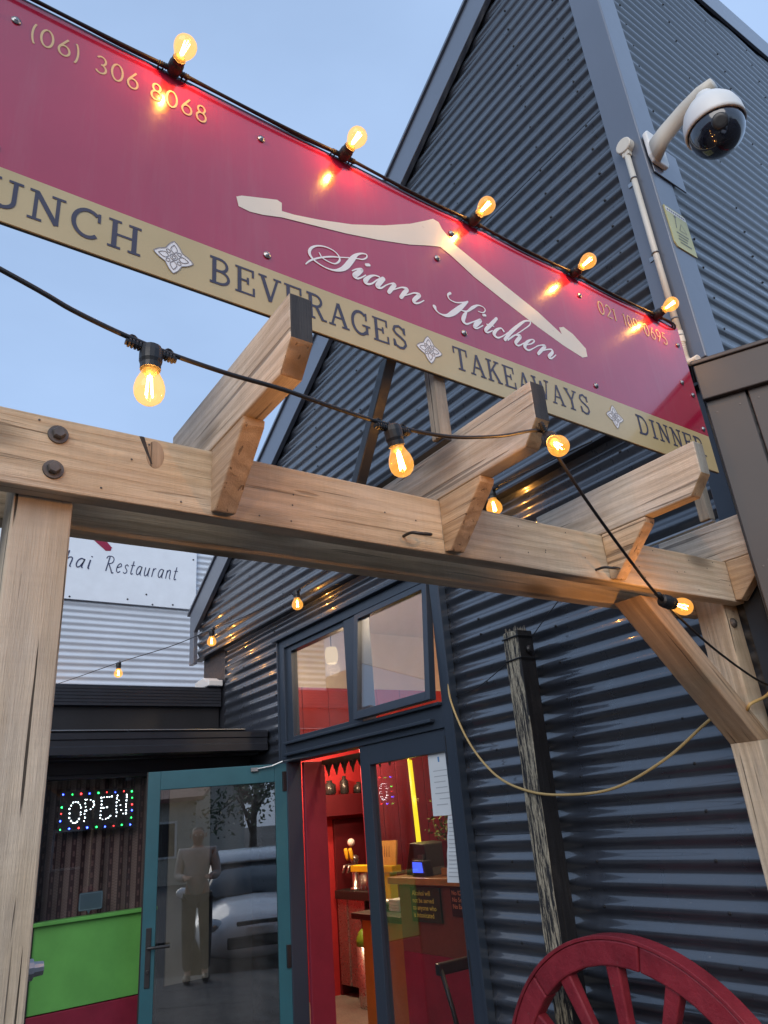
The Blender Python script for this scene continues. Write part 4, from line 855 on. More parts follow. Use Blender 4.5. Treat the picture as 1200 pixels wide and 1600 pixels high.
# ------------------------------------------------------------------ lit OPEN sign and sticker in the wing window
op = thing('open_sign', (-5.15,1.35,.06), 'black LED sign reading OPEN with coloured border lights in the curtained window', 'sign')
MB().box(-5.165,-5.150,1.118,1.585,.055,.295).build('panel', M_black, op, bevel=.003)
def leds(name, pts, mat, r=.0052):
    mb = MB()
    for (y, z) in pts: mb.ball((-5.149,y+random.uniform(-.0025,.0025),z+random.uniform(-.0025,.0025)), r*random.uniform(.6,1.15), 6, 4)
    mb.build(name, mat, op, kind='stuff')
U0, V0, LW, LH = 1.175, .105, .078, .125
LT = {'O': arc(.5,.5,.45,.5,0,345,15), 'P': [(0,i/6) for i in range(7)]+arc(.1,.75,.6,.25,90,-90,6), 'E': [(0,i/6) for i in range(7)]+[(.2,1),(.42,1.02),(.64,1.03),(.84,1.04)]+[(.2,.5),(.45,.5)]+[(.2,-.05),(.42,-.04),(.64,0),(.8,.08)], 'N': [(0,i/6) for i in range(7)]+[(.14,.75),(.28,.5),(.42,.25),(.6,.1)]+[(.78,.1+i/6.5) for i in range(7)]}
P_ = []
for i, ch in enumerate('OPEN'):
    P_ += [(U0+i*.098+x*LW, V0+.008*i+z*LH) for x, z in LT[ch]]
leds('letter_lights', P_, emit('led_white', (0.85,0.92,1.0), 13.0), .0036)
M_lr, M_lg, M_lb = emit('led_red', (1,.03,.03), 12.0), emit('led_green', (.02,1,.12), 10.0), emit('led_blue', (.03,.06,1), 22.0)
bord = [(1.135+i*.0535,.275) for i in range(9)]+[(1.135+i*.0535,.072) for i in range(9)]+[(1.132,.20),(1.132,.165),(1.132,.12),(1.568,.235),(1.568,.195),(1.568,.155),(1.568,.115)]
cyc = 'bgrbgrbrggbrbgbrgbgrbgrbg'
for col, mt in (('r',M_lr),('g',M_lg),('b',M_lb)):
    leds('border_lights', [p for i, p in enumerate(bord) if cyc[i % len(cyc)] == col], mt, .0050)
M_stk = paint('sticker_blue_grey', (0.05,0.085,0.11), 0.4, 0.1, bump=0)
mb = MB().prism([(1.268,-.385),(1.275,-.392),(1.318,-.392),(1.328,-.412),(1.340,-.392),(1.400,-.392),(1.407,-.385),(1.407,-.300),(1.400,-.293),(1.275,-.293),(1.268,-.300)],'x',-5.1185,-5.1175)
st = thing('window_sticker', (-5.118,1.33,-.4), 'small blue grey speech bubble sticker on the curtained window', 'sticker')
mb.build('sheet', M_stk, st)
mb = MB(); ps = lambda u, v: (-5.1172,u,v)
ribbon(mb, [(u,v,.0022) for u,v in ((1.274,-.386),(1.401,-.386),(1.401,-.299),(1.274,-.299),(1.274,-.386))], ps); mb.build('border', M_stk if False else paint('sticker_line', (0.16,0.22,0.26), .4, .1, bump=0), st)
MB().lathe([(.014,0),(.014,.012),(.010,.013),(.009,.026)],(-1.292,.2505,-.165),(0,1,0),12).build('coach_bolt', M_galv, pg)

# notices taped to the fixed leaf
M_pap = paint('notice_paper', (0.66,0.70,0.72), 0.75, 0.03, bump=0); M_prn = paint('print_grey', (0.40,0.43,0.46), 0.8, 0.05, bump=0); M_blu = paint('print_blue', (0.10,0.25,0.50), 0.7, 0.05, bump=0)
pn = thing('paper_notice', (-2.93,2.396,-.03), 'white printed sheet taped high on the glass of the closed door leaf', 'notice')
pg1 = [(-3.024,-.031),(-2.906,-.031),(-2.848,-.029),(-2.846,.266),(-3.020,.270)]
MB().prism(pg1,'y',2.3955,2.3968).build('sheet', M_pap, pn)
mb = MB(); mb.nrm = (0,-1,0); pw = lambda u, v: (u,2.3951,v)
for i, (a, b) in enumerate(((-2.99,-2.88),(-2.985,-2.885),(-2.99,-2.90),(-2.98,-2.89),(-2.99,-2.87),(-2.96,-2.88),(-2.985,-2.90))): ribbon(mb, [(a,.175-.026*i,.004),(b,.175-.026*i,.004)], pw)
mb.build('print', M_prn, pn)
mb = MB(); ribbon(mb, [(-2.938,.215,.012),(-2.938,.240,.014)], pw); mb.build('crest', M_blu, pn)
pn = thing('paper_notice', (-2.9,2.396,-.32), 'folded printed sheet hanging below the upper notice on the closed door leaf', 'notice')
mb = MB(); Zs = [-.033,-.06,-.10,-.13,-.17,-.20,-.24,-.28,-.322]
for i, z in enumerate(Zs): mb.v += [(-2.911-.057*i/8,2.3962-.0022*(i % 2),z),(-2.846,2.3962-.0022*(i % 2),z)]
for i in range(8): mb.face([2*i,2*i+1,2*i+3,2*i+2])
mb.build('sheet', M_pap, pn)
mb = MB()
for i in range(15): ribbon(mb, [(-2.905-.0032*i,-.05-.0175*i,.0035),(-2.858,-.05-.0175*i,.0035)], lambda u, v: (u,2.3932,v))
mb.build('print', M_prn, pn)

# ------------------------------------------------------------------ interior seen through door and window
M_rw = paint('wall_red', (0.40,0.022,0.030), 0.6, 0.1, bump=0.03); M_dr = paint('wall_maroon', (0.085,0.006,0.012), 0.5, 0.1, bump=0.03)
M_ceil = paint('ceiling_pale', (0.62,0.58,0.52), 0.8, 0.04, bump=0.02); M_floor = paint('floor_grey', (0.20,0.19,0.18), 0.4, 0.12, bump=0.02)
M_mw = paint('wall_burgundy', (0.20,0.016,0.035), 0.5, 0.1, bump=0.03)
room = thing('dining_room', (-4.3,4.2,-1.65), None, None); room['kind'] = 'structure'
MB().box(-7.4,-1.25,2.47,6.4,-1.70,-1.648).build('floor', M_floor, room)
MB().box(-7.5,-7.4,2.46,6.4,-1.648,1.20).build('red_wall', M_rw, room)
MB().box(-7.4,-1.25,6.4,6.5,-1.648,1.75).build('red_wall', M_rw, room)
MB().box(-1.35,-1.25,2.47,6.4,-1.648,1.75).build('red_wall', M_rw, room)
MB().box(-7.4,-5.95,2.47,6.4,1.14,1.20).box(-5.95,-1.35,2.47,6.4,1.70,1.75).build('ceiling', M_ceil, room)
MB().box(-6.0,-5.95,2.47,6.4,1.20,1.70).build('bulkhead', M_ceil, room)
MB().box(-5.985,-5.965,2.47,6.4,.66,1.20).build('red_bulkhead', M_rw, room)
for i in range(14): MB().box(-5.965,-5.955,2.48+i*.28+.003,2.48+(i+1)*.28-.003,.66,1.195).build('bulkhead_board', M_rw, room, bevel=.003)
MB().box(-7.4,-4.56,2.455,2.47,-1.648,1.14).box(-2.74,-1.25,2.455,2.47,-1.648,1.70).box(-4.56,-2.74,2.472,2.50,1.19,1.70).build('front_lining', M_rw, room)
MB().box(-4.476,-4.446,2.472,2.632,-1.648,.362).build('door_lining', M_mw, room, bevel=.003)
MB().box(-7.395,-7.36,4.44,4.83,-1.648,-.012).build('maroon_door', M_dr, room, bevel=.004)
MB().box(-7.395,-7.20,4.20,5.30,.02,.235).build('wall_shelf', M_dr, room, bevel=.004)
for i in range(12): MB().box(-6.314,-6.30,4.20+i*.18+.003,4.20+(i+1)*.18-.003,-1.648,1.14).build('wall_board', M_mw, room, bevel=.004)
M_jar = paint('jar_dark', (0.02,0.02,0.022), 0.25, 0.1, bump=0)
for i, (y, r, h) in enumerate(((4.36,.07,.15),(4.55,.05,.19),(4.74,.06,.12))):
    MB().lathe([(r*.8,0),(r,.02),(r,h*.7),(r*.45,h*.85),(r*.45,h)],(-7.28,y,.236),(0,0,1),14).build('storage_jar', M_jar, smooth=True, label=('squat','tall thin','middle-sized')[i]+' dark jar on the red wall shelf behind the bar', cat='jar', group='jars on the wall shelf')
fl = thing('door_valance', (-4.15,2.6,.36), 'brown scalloped valance hanging inside the top of the doorway', 'valance')
M_val = paint('valance_bronze', (0.10,0.045,0.02), 0.5, 0.2, bump=0.1)
MB().box(-4.43,-3.62,2.60,2.615,.335,.365).build('rail', M_val, fl)
for i in range(8):
    x = -4.40+i*.10; MB().prism([(x,.335),(x+.03,.30),(x+.046,.258),(x+.062,.30),(x+.094,.335)],'y',2.602,2.612).build('pendant', M_val, fl)
    MB().tube([(x+.046+.018*cos(w),2.60,.312+.018*sin(w)) for w in [2*pi*q/12 for q in range(13)]], .004, 6).build('scroll', M_val, fl)
# one pendant shows behind the pane; the others are added to light the room
def lantern(x, y, z, label, power):
    t = thing('pendant_lamp', (x,y,z), label, 'lamp')
    MB().lathe([(.045,-.07),(.055,-.04),(.058,0),(.055,.04),(.045,.07)],(x,y,z),(0,0,1),20,cap=False).build('shade', emit('paper_shade', (1.0,0.66,0.34), 0.9), t, smooth=True)
    top = 1.70 if x > -5.95 else 1.14
    MB().tube([(x,y,z+.07),(x,y,top)], .004, 6).build('flex', M_black, t)
    light('lamp_light', (x,y,z-.12), power, (1.0,0.70,0.42), t, .06)
lantern(-5.45,3.35,1.33, 'small cream paper pendant lamp glowing behind the left pane above the door', 8.0)
lantern(-2.95,2.95,1.42, 'unseen cream pendant lamp right of the window, added to warm the ceiling', 30.0)  # added out of view for the gold light on the ceiling
lantern(-3.4,4.8,1.20, 'unseen cream pendant lamp added to light the middle of the dining room', 22.0)
lantern(-6.7,3.7,.82, 'cream pendant lamp added to light the bar', 65.0)
lantern(-6.06,4.0,.75, 'unseen cream pendant lamp added behind the transom to light the counters', 42.0)  # added where transom and mullion hide it, to brighten the room
lantern(-4.7,5.6,1.0, 'unseen cream pendant lamp added to light the back of the dining room', 14.0)
M_oak = paint('counter_oak', (0.36,0.17,0.055), 0.35, 0.2, bump=0.05, sc=14); M_ply = paint('plywood_ochre', (0.36,0.20,0.035), 0.5, 0.12, bump=0.03)
M_brnp = paint('counter_brown', (0.14,0.045,0.030), 0.5, 0.12, bump=0.03)
M_stl = paint('stainless', (0.45,0.44,0.43), 0.3, 0.08, metal=0.9, bump=0.02)
pc = thing('service_counter', (-4.3,3.85,-1.65), 'maroon service counter with an oak top behind the closed door leaf', 'counter')
MB().box(-5.06,-3.3,3.60,4.10,-1.648,-.95).build('lower_front', M_maroon, pc, bevel=.003)
MB().box(-5.06,-3.3,3.602,4.10,-.949,-.50).build('upper_front', M_brnp, pc, bevel=.003)
MB().box(-5.12,-3.25,3.54,4.15,-.50,-.452).build('top', M_oak, pc, bevel=.006)
be = thing('bench_cabinet', (-5.4,3.9,-1.65), 'ochre plywood bench with a black top left of the service counter', 'cabinet')
MB().box(-5.70,-5.065,3.66,4.2,-1.648,-.78).build('front_panel', M_ply, be, bevel=.003)
MB().box(-5.80,-5.064,3.62,4.25,-.78,-.735).build('top', M_black, be, bevel=.004)
ba = thing('bar_counter', (-6.9,4.7,-1.65), 'black bar counter with a stainless front at the back of the room', 'counter')
MB().box(-7.35,-6.42,4.40,4.95,-.78,-.70).build('top', M_black, ba, bevel=.006)
MB().box(-7.35,-7.17,4.43,4.9,-1.55,-.78).box(-7.17,-6.85,4.44,4.9,-1.55,-.78).build('steel_front', M_stl, ba, bevel=.004)
MB().box(-6.84,-6.42,4.60,4.9,-1.648,-.78).build('recess', M_black, ba)
tt = thing('beer_tap', (-7.08,4.45,-.70), 'chrome beer tap tower with two yellow handles on the bar', 'beer tap')
MB().lathe([(.06,0),(.06,.02),(.035,.03),(.035,.26),(.05,.28),(.05,.31),(.02,.33)],(-7.08,4.50,-.70),(0,0,1),18).build('tower', M_stl, tt, smooth=True)
M_yh = paint('handle_yellow', (0.75,0.48,0.03), 0.35, 0.05, bump=0)
for x in (-7.13,-7.04):
    MB().lathe([(.012,0),(.02,.03),(.022,.10),(.016,.12)],(x,4.45,-.42),(0,-.2,1),12).build('handle', M_yh, tt, smooth=True); MB().tube([(x,4.48,-.46),(x,4.40,-.47),(x,4.38,-.53)], .012, 8).build('spout', M_stl, tt, smooth=True)
MB().ball((-7.08,4.47,-.25),.04,14,10).build('crest_ball', M_white, tt, smooth=True)
for i, (x, h) in enumerate(((-6.93,.14),(-6.86,.16),(-6.79,.13))):
    MB().lathe([(.030,0),(.036,h),(.033,h),(.027,.008)],(x,4.47,-.699),(0,0,1),14,cap=False).build('drinking_glass', M_glass, smooth=True, label=('first','second','third')[i]+' clear glass right of the beer tap on the bar', cat='glass', group='glasses on the bar')
MB().box(-6.50,-5.81,4.08,4.18,-.485,-.43).box(-6.14,-6.06,4.09,4.17,-.735,-.485).box(-5.95,-5.87,4.09,4.17,-.735,-.485).build('yellow_rail', paint('rail_yellow', (0.70,0.52,0.02), .4, .1, bump=0), bevel=.004, label='bright yellow rail standing along the bar behind the taps', cat='rail')
gc = thing('gas_cylinder', (-6.72,4.33,-1.648), 'white gas cylinder with a green shoulder beside the bar', 'gas cylinder')
MB().lathe([(.078,0),(.08,.02),(.08,.50)],(-6.72,4.33,-1.646),(0,0,1),20).build('body', M_stl, gc, smooth=True)
MB().lathe([(.081,.50),(.078,.56),(.055,.61),(.025,.64)],(-6.72,4.33,-1.646),(0,0,1),20).build('shoulder', paint('cylinder_green', (0.16,0.36,0.03), .4, .1, bump=0), gc, smooth=True)
MB().lathe([(.02,.64),(.02,.70),(.03,.71),(.03,.73)],(-6.72,4.33,-1.646),(0,0,1),12).build('valve', M_blacksteel, gc)
mn = thing('menu_board', (-6.08,4.25,-.4), 'amber wooden menu board propped on the bar', 'board')
M_amb = emit('amber_board_face', (0.75,0.42,0.08), 0.35)
xf(MB().box(-.12,.12,-.008,.008,0,.20), Matrix.Translation((-5.93,4.13,-.427)) @ Matrix.Rotation(radians(-8),4,'X')).build('face', paint('amber_board', (0.60,0.36,0.09), .5, .15, bump=0.02), mn)
mb = MB()
for i in range(5): ribbon(mb, [(-6.01+.035*i,-.27,.008),(-6.005+.035*i,-.36,.010)], lambda u, v: (u,4.116-.14*(v+.427)*-1-.03,v))
mb.build('print', M_dr, mn)
MB().box(-6.0,-5.86,4.145,4.17,-.4295,-.36).build('stand', M_dr, mn)
ps_ = thing('till', (-4.88,3.75,-.452), 'black till with a small lit blue customer screen on the service counter', 'till')
MB().prism([(-5.06,-.451),(-4.72,-.451),(-4.76,-.40),(-4.80,-.24),(-4.98,-.225)],'y',3.68,3.92).build('body', M_black, ps_, bevel=.008)
MB().prism([(-4.87,-.451),(-4.70,-.451),(-4.72,-.345),(-4.86,-.34)],'y',3.60,3.675).build('customer_display', M_black, ps_, bevel=.005)
MB().quad((-4.855,3.597,-.425),(-4.725,3.597,-.425),(-4.735,3.597,-.355),(-4.852,3.597,-.352)).build('screen', emit('blue_screen', (0.06,0.12,0.95), 1.6), ps_)
MB().box(-4.86,-4.80,3.66,3.685,-.34,-.31).box(-4.95,-4.82,3.665,3.675,-.345,-.335).build('slot', M_rust, ps_)
def text_mesh(s, size, M, mat, par, name, align='LEFT'):
    cu = bpy.data.curves.new(name, 'FONT'); cu.body = s; cu.size = size; cu.align_x = align; cu.space_line = 1.05; cu.offset = size*0.012; cu.resolution_u = 3
    ob = bpy.data.objects.new(name+'_tmp', cu); C.objects.link(ob)
    dg = bpy.context.evaluated_depsgraph_get(); me = bpy.data.meshes.new_from_object(ob.evaluated_get(dg))
    bpy.data.objects.remove(ob); bpy.data.curves.remove(cu)
    me.transform(M); me.materials.clear(); me.materials.append(mat)
    o = bpy.data.objects.new(name, me); C.objects.link(o); o.parent = par; o.location = -WLOC[par.name]; return o
M_sgn = paint('notice_green_black', (0.010,0.030,0.018), .5, .1, bump=0); M_lim = paint('print_lime', (0.62,0.60,0.10), .6, .05, bump=0); M_org = paint('print_orange', (0.68,0.28,0.14), .6, .05, bump=0)
an = thing('alcohol_notice', (-4.72,3.585,-.74), 'dark green notice about serving alcohol to intoxicated people on the counter front', 'notice')
MB().box(-4.892,-4.545,3.584,3.598,-.745,-.520).build('board', M_sgn, an)
RX = Matrix(((1,0,0,-4.868),(0,0,-1,3.5825),(0,1,0,-.572),(0,0,0,1)))
text_mesh('Alcohol will\nnot be served\nto anyone who\nis intoxicated', .045, RX, M_lim, an, 'lettering')
nd = thing('age_notice', (-4.3,3.585,-.70), 'dark notice reading No ID No Service No Exceptions on the counter front', 'notice')
MB().box(-4.42,-4.12,3.584,3.598,-.690,-.515).build('board', M_black, nd)
text_mesh('No ID\nNo Service\nNo Exceptions', .040, Matrix(((1,0,0,-4.405),(0,0,-1,3.5825),(0,1,0,-.558),(0,0,0,1))), M_org, nd, 'lettering')
tl = thing('tube_light', (-5.82,4.4,-.3), 'lit yellow tube light standing upright in the dining room', 'lamp')
MB().tube([(-5.805,4.4,-.30),(-5.834,4.4,.453)], .022, 12).build('tube', emit('tube_yellow', (1.0,0.70,0.02), 1.5), tl, smooth=True)
MB().lathe([(.026,0),(.026,.03)],(-5.804,4.4,-.33),(0,0,1),12).lathe([(.022,0),(.010,.03)],(-5.834,4.4,.453),(0,0,1),12).build('end_cap', M_yh, tl)
light('tube_glow', (-5.76,4.36,.1), 2.0, (1.0,0.75,0.15), tl, .03)
pl = thing('potted_plant', (-5.70,4.65,-.70), 'leafy potted plant lit yellow beside the tube light', 'plant')
MB().lathe([(.07,0),(.10,.16),(.09,.16)],(-5.70,4.68,-.70),(0,0,1),16,cap=False).build('pot', M_dr, pl, smooth=True)
mb = MB(); rnd = random.Random(3)
for _ in range(240):
    c = Vector((-5.70+rnd.gauss(0,.10), 4.68+rnd.gauss(0,.10), -.22+rnd.gauss(0,.15))); d = Vector((rnd.gauss(0,1),rnd.gauss(0,1),rnd.gauss(0,.7))).normalized(); s_ = d.orthogonal().normalized(); l = rnd.uniform(.03,.06)
    n = len(mb.v); mb.v += [tuple(c), tuple(c+d*l*.5+s_*l*.24), tuple(c+d*l), tuple(c+d*l*.5-s_*l*.24)]; mb.face([n,n+1,n+2,n+3])
mb.build('foliage', paint('leaf_green', (0.07,0.10,0.02), .5, .3, bump=0), pl)
mb = MB()
for i in range(5): mb.tube([(-5.70,4.68,-.56),(-5.70+rnd.gauss(0,.05),4.68+rnd.gauss(0,.05),-.35),(-5.70+rnd.gauss(0,.12),4.68+rnd.gauss(0,.12),-.1)], .006, 5)
mb.build('stems', paint('stem_brown', (0.08,0.05,0.025), .7, .2, bump=0), pl)
shf = thing('bottle_shelf', (-5.8,5.0,-1.65), 'dark timber bottle shelf behind the till', 'shelf')
MB().box(-6.2,-5.2,4.85,5.05,-.74,-.70).box(-6.2,-5.2,4.85,5.05,-.36,-.33).box(-6.2,-6.16,4.85,5.05,-1.648,-.33).box(-5.24,-5.2,4.85,5.05,-1.648,-.33).box(-6.16,-5.24,5.03,5.05,-1.648,-.36).build('frame', M_brnp, shf, bevel=.003)
M_wb = paint('bottle_dark', (0.015,0.02,0.012), .12, .1, bump=0)
for i in range(6):
    x = -5.92+i*.085; MB().lathe([(.030,0),(.033,.01),(.033,.17),(.012,.22),(.012,.28),(.014,.29)],(x,4.92,-.699),(0,0,1),14).build('wine_bottle', M_wb, smooth=True, label=('leftmost','second','third','fourth','fifth','rightmost')[i]+' dark wine bottle in the row on the shelf behind the till', cat='bottle', group='wine bottles on the shelf')
ch = thing('dining_chair', (-3.75,3.05,-1.65), 'black dining chair just inside the closed door leaf', 'chair')
MB().box(-3.95,-3.55,2.85,3.25,-1.22,-1.18).build('seat', M_black, ch, bevel=.01)
for (x, y) in ((-3.93,2.87),(-3.57,2.87),(-3.93,3.23),(-3.57,3.23)): MB().tube([(x,y,-1.648),(x,y,-1.22)], .014, 8).build('leg', M_blacksteel, ch, smooth=True)
for y in (2.87,3.23): MB().tube([(-3.56,y,-1.2),(-3.62,y,-1.0),(-3.70,y,-.80)], .013, 8).build('back_post', M_blacksteel, ch, smooth=True)
MB().box(-3.72,-3.68,2.85,3.25,-.85,-.79).build('backrest', M_blacksteel, ch, bevel=.008)
pt = thing('wall_poster', (-7.39,4.98,-.1), 'small white printed card on the red wall behind the glass door', 'card')
MB().box(-6.2995,-6.296,4.205,4.255,-.10,.05).build('card', M_pap, pt); mb = MB()
for i in range(3): ribbon(mb, [(4.212,.025-.045*i,.018),(4.248,.025-.045*i,.018)], lambda u, v: (-6.2955,u,v))
mb.build('print', M_prn, pt)
MB().box(-6.40,-6.315,4.20,6.38,-1.648,1.14).build('partition', M_mw, room)

# clutter on the bar and counters
rb = random.Random(21); cols = [(0.10,0.03,0.01),(0.02,0.10,0.03),(0.35,0.20,0.04),(0.30,0.02,0.02),(0.5,0.5,0.48),(0.02,0.03,0.08),(0.25,0.10,0.02)]
kinds = ('brown','green','amber','red','white','navy','orange')
for i in range(7):
    x = -7.28+i*.075; h = rb.uniform(.20,.30); mt = paint('bottle_'+kinds[i], cols[i], .15, .1, bump=0)
    b_ = thing('spirit_bottle', (x,4.78,-.70), kinds[i]+' bottle standing at the back of the bar beside the taps', 'bottle', 'bottles on the bar')
    MB().lathe([(.026,0),(.030,.01),(.030,h*.6),(.011,h*.78),(.011,h)],(x,4.78+rb.uniform(-.04,.04),-.699),(0,0,1),14).build('glass', mt, b_, smooth=True)
cr = thing('paper_stack', (-5.4,3.9,-.735), 'white stack of napkins on the black bench top', 'napkins')
for i in range(4): MB().box(-5.50,-5.36,3.80,3.94,-.734+i*.022,-.714+i*.022).build('napkin_pack', M_pap, cr, bevel=.004)
bw_ = thing('steel_bowl', (-5.6,3.85,-.735), 'shallow steel bowl on the left of the black bench top', 'bowl')
MB().lathe([(.04,0),(.09,.05),(.10,.07),(.095,.07),(.085,.05),(.03,.006)],(-5.62,3.82,-.734),(0,0,1),18,cap=False).build('bowl', M_stl, bw_, smooth=True)
sc_ = thing('menu_stack', (-4.6,3.7,-.452), 'upright wooden menu holder right of the till', 'menu holder')
MB().box(-4.62,-4.44,3.68,3.80,-.451,-.40).build('base', M_oak, sc_, bevel=.004)
for i in range(3): MB().box(-4.60+.0*i,-4.46,3.70+i*.03,3.715+i*.03,-.40,-.22-.02*i).build('menu', (M_dr,M_pap,M_brnp)[i], sc_)
# ------------------------------------------------------------------ parked car and person that the door glass mirrors
M_cw = paint('car_white', (0.85,0.87,0.89), 0.22, 0.02, bump=0, coat=1.0); M_cg = paint('car_glass', (0.015,0.018,0.022), 0.06, 0.1, bump=0, coat=1.0)
car = thing('parked_car', (3.0,.65,-1.80), 'white hatchback parked behind the viewer and mirrored in the teal door', 'car')
hd = Vector((-.955,.297,0)); sd_ = Vector((.297,.955,0)); fo = Vector((1.10,0.98,-1.80))
MC = Matrix(((-hd.x,sd_.x,0,fo.x),(-hd.y,sd_.y,0,fo.y),(0,0,1,fo.z),(0,0,0,1)))
def loft(st, n=16, e=2.6):
    mb = MB()
    for (x, w, zb, zt) in st:
        zc, hz = (zb+zt)/2, (zt-zb)/2
        for q in range(n):
            a = 2*pi*q/n; ca, sa = cos(a), sin(a)
            mb.v.append((x, w*math.copysign(abs(ca)**(2/e), ca), zc+hz*math.copysign(abs(sa)**(2/e), sa)))
    for i in range(len(st)-1):
        for q in range(n): j = (q+1) % n; mb.face([i*n+q,i*n+j,i*n+n+j,i*n+n+q])
    mb.face(list(range(n))[::-1]); b = (len(st)-1)*n; mb.face([b+q for q in range(n)]); return mb
xf(loft([(0,.50,.34,.58),(.05,.66,.26,.68),(.25,.78,.2,.76),(.7,.84,.19,.86),(1.15,.85,.19,.95),(2.4,.86,.19,.99),(3.4,.84,.21,1.01),(3.9,.78,.3,.98),(4.02,.66,.4,.88)]), MC).build('body', M_cw, car, smooth=True)
xf(loft([(.95,.66,.88,.93),(1.3,.70,.88,1.12),(1.75,.66,.9,1.34),(2.3,.64,.9,1.44),(3.1,.62,.9,1.42),(3.6,.60,.9,1.26),(3.92,.62,.9,.99)], e=3.2), MC).build('windows', M_cg, car, smooth=True)
xf(loft([(1.62,.57,1.29,1.33),(1.85,.60,1.36,1.415),(2.3,.61,1.40,1.475),(3.1,.59,1.38,1.455),(3.55,.54,1.26,1.34)], e=4), MC).build('roof', M_cw, car, smooth=True)
for s_ in (-1,1):
    xf(MB().tube([(.98,.70*s_,.92),(1.35,.705*s_,1.14),(1.72,.655*s_,1.35)], .035, 8), MC).build('windscreen_pillar', M_cw, car, smooth=True)
    xf(MB().ball((.20,.60*s_,.62),.13,14,10,sc=(1.3,1.2,.75)), MC).build('headlight', paint('headlight', (0.35,0.36,0.38), .08, .1, metal=.6, bump=0, coat=1), car, smooth=True)
    xf(MB().ball((1.35,.98*s_,.98),.09,12,8,sc=(.7,1.1,.8)), MC).build('wing_mirror', M_cw, car, smooth=True)
    for x in (.72,3.28):
        w = xf(MB().lathe([(.20,-.10),(.295,-.10),(.31,-.06),(.31,.06),(.295,.10),(.20,.10)],(x,.78*s_,.31),(0,1,0),28), MC).build('wheel', M_black, car, smooth=True)
        xf(MB().lathe([(.02,.085),(.19,.10),(.20,.09)],(x,.78*s_,.31),(0,s_,0),20), MC).build('rim', M_stl, w, smooth=True)
xf(MB().box(-.012,.06,-.42,.42,.36,.50), MC).build('lower_grille', M_black, car, bevel=.02)
xf(MB().box(.02,.10,-.30,.30,.585,.665), MC).build('grille', M_blacksteel, car, bevel=.02)
xf(MB().box(-.03,-.005,-.18,.18,.51,.60), MC).build('number_plate', M_white, car, bevel=.004)

ppl = thing('person', (.38,.36,-1.65), 'person in a pale jacket and dark trousers mirrored faintly in the teal door', 'person')
PF = Matrix(((-.955,-.297,0,.38),(.297,-.955,0,.36),(0,0,1,-1.65),(0,0,0,1)))
def skin(name, V, E, mat, root):
    me = bpy.data.meshes.new(name); me.from_pydata([tuple(PF @ Vector(v[:3]) - WLOC[ppl.name]) for v in V], E, []); me.update()
    o = bpy.data.objects.new(name, me); C.objects.link(o); o.parent = ppl; me.materials.append(mat)
    m_ = o.modifiers.new('skin', 'SKIN'); m_.use_smooth_shade = True
    for i, v in enumerate(V): me.skin_vertices[0].data[i].radius = (v[3], v[4] if len(v) > 4 else v[3]); me.skin_vertices[0].data[i].use_root = (i == root)
    s_ = o.modifiers.new('sub', 'SUBSURF'); s_.levels = 2; s_.render_levels = 2; return o
M_skin = paint('skin', (0.42,0.26,0.19), .55, .05, bump=0)
V = [(0,0,.95,.13,.10),(0,0,1.15,.12,.09),(0,0,1.36,.13,.10),(0,0,1.47,.055),(.01,0,1.53,.07),(.015,0,1.60,.085,.095),(.01,0,1.67,.06)]
E_ = [(0,1),(1,2),(2,3),(3,4),(4,5),(5,6)]
for s_ in (-1,1):
    b = len(V); V += [(0,.18*s_,1.40,.055),(.02,.23*s_,1.13,.042),(.22,.14*s_,1.12,.032),(.28,.12*s_,1.13,.030)]; E_ += [(2,b),(b,b+1),(b+1,b+2),(b+2,b+3)]
    for f, (dy, dz, l) in enumerate(((.03,-.01,.07),(.015,.0,.085),(0,.005,.09),(-.015,.0,.08),(-.035,.01,.055))):
        i = len(V); V += [(.30,.12*s_+dy*s_,1.13+dz,.0095),(.30+l*.6,.12*s_+dy*s_*1.1,1.125+dz,.009),(.30+l,.12*s_+dy*s_*1.1,1.105+dz,.008)]; E_ += [(b+3,i),(i,i+1),(i+1,i+2)]
    b = len(V); V += [(0,.09*s_,.90,.085),(.015,.10*s_,.50,.058),(-.01,.10*s_,.09,.04),(.12,.11*s_,.035,.035)]; E_ += [(0,b),(b,b+1),(b+1,b+2),(b+2,b+3)]
skin('body', V, E_, M_skin, 0)
V = [(0,0,.86,.175,.13),(0,0,1.15,.165,.12),(0,0,1.37,.165,.12),(0,0,1.45,.085)]; E_ = [(0,1),(1,2),(2,3)]
for s_ in (-1,1): b = len(V); V += [(0,.185*s_,1.40,.075),(.02,.24*s_,1.13,.06),(.20,.15*s_,1.12,.045)]; E_ += [(2,b),(b,b+1),(b+1,b+2)]
skin('jacket', V, E_, paint('jacket_pale', (0.50,0.48,0.45), .8, .08, bump=.1), 0)
V = [(0,0,.95,.15,.115)]; E_ = []
for s_ in (-1,1): b = len(V); V += [(0,.095*s_,.86,.105),(.015,.105*s_,.50,.08),(-.01,.105*s_,.10,.062)]; E_ += [(0,b),(b,b+1),(b+1,b+2)]
skin('trousers', V, E_, paint('trousers_dark', (0.02,0.022,0.03), .8, .1, bump=.1), 0)
skin('hair', [(-.03,0,1.56,.08,.085),(-.025,0,1.63,.088,.095),(.0,0,1.69,.07)], [(0,1),(1,2)], paint('hair_dark', (0.02,0.014,0.01), .5, .2, bump=.2), 0)
for s_ in (-1,1):
    mb = MB().ball((.098,.032*s_,1.595),.011,10,6)
    xf(mb, PF).build('eye', M_white, ppl, smooth=True)
    xf(MB().ball((.012,.098*s_,1.59),.022,10,6,sc=(.8,.45,1.3)), PF).build('ear', M_skin, ppl, smooth=True)
    xf(MB().ball((.06,.11*s_,.045),.09,12,8,sc=(1.55,.55,.5)), PF).build('shoe', M_black, ppl, smooth=True)
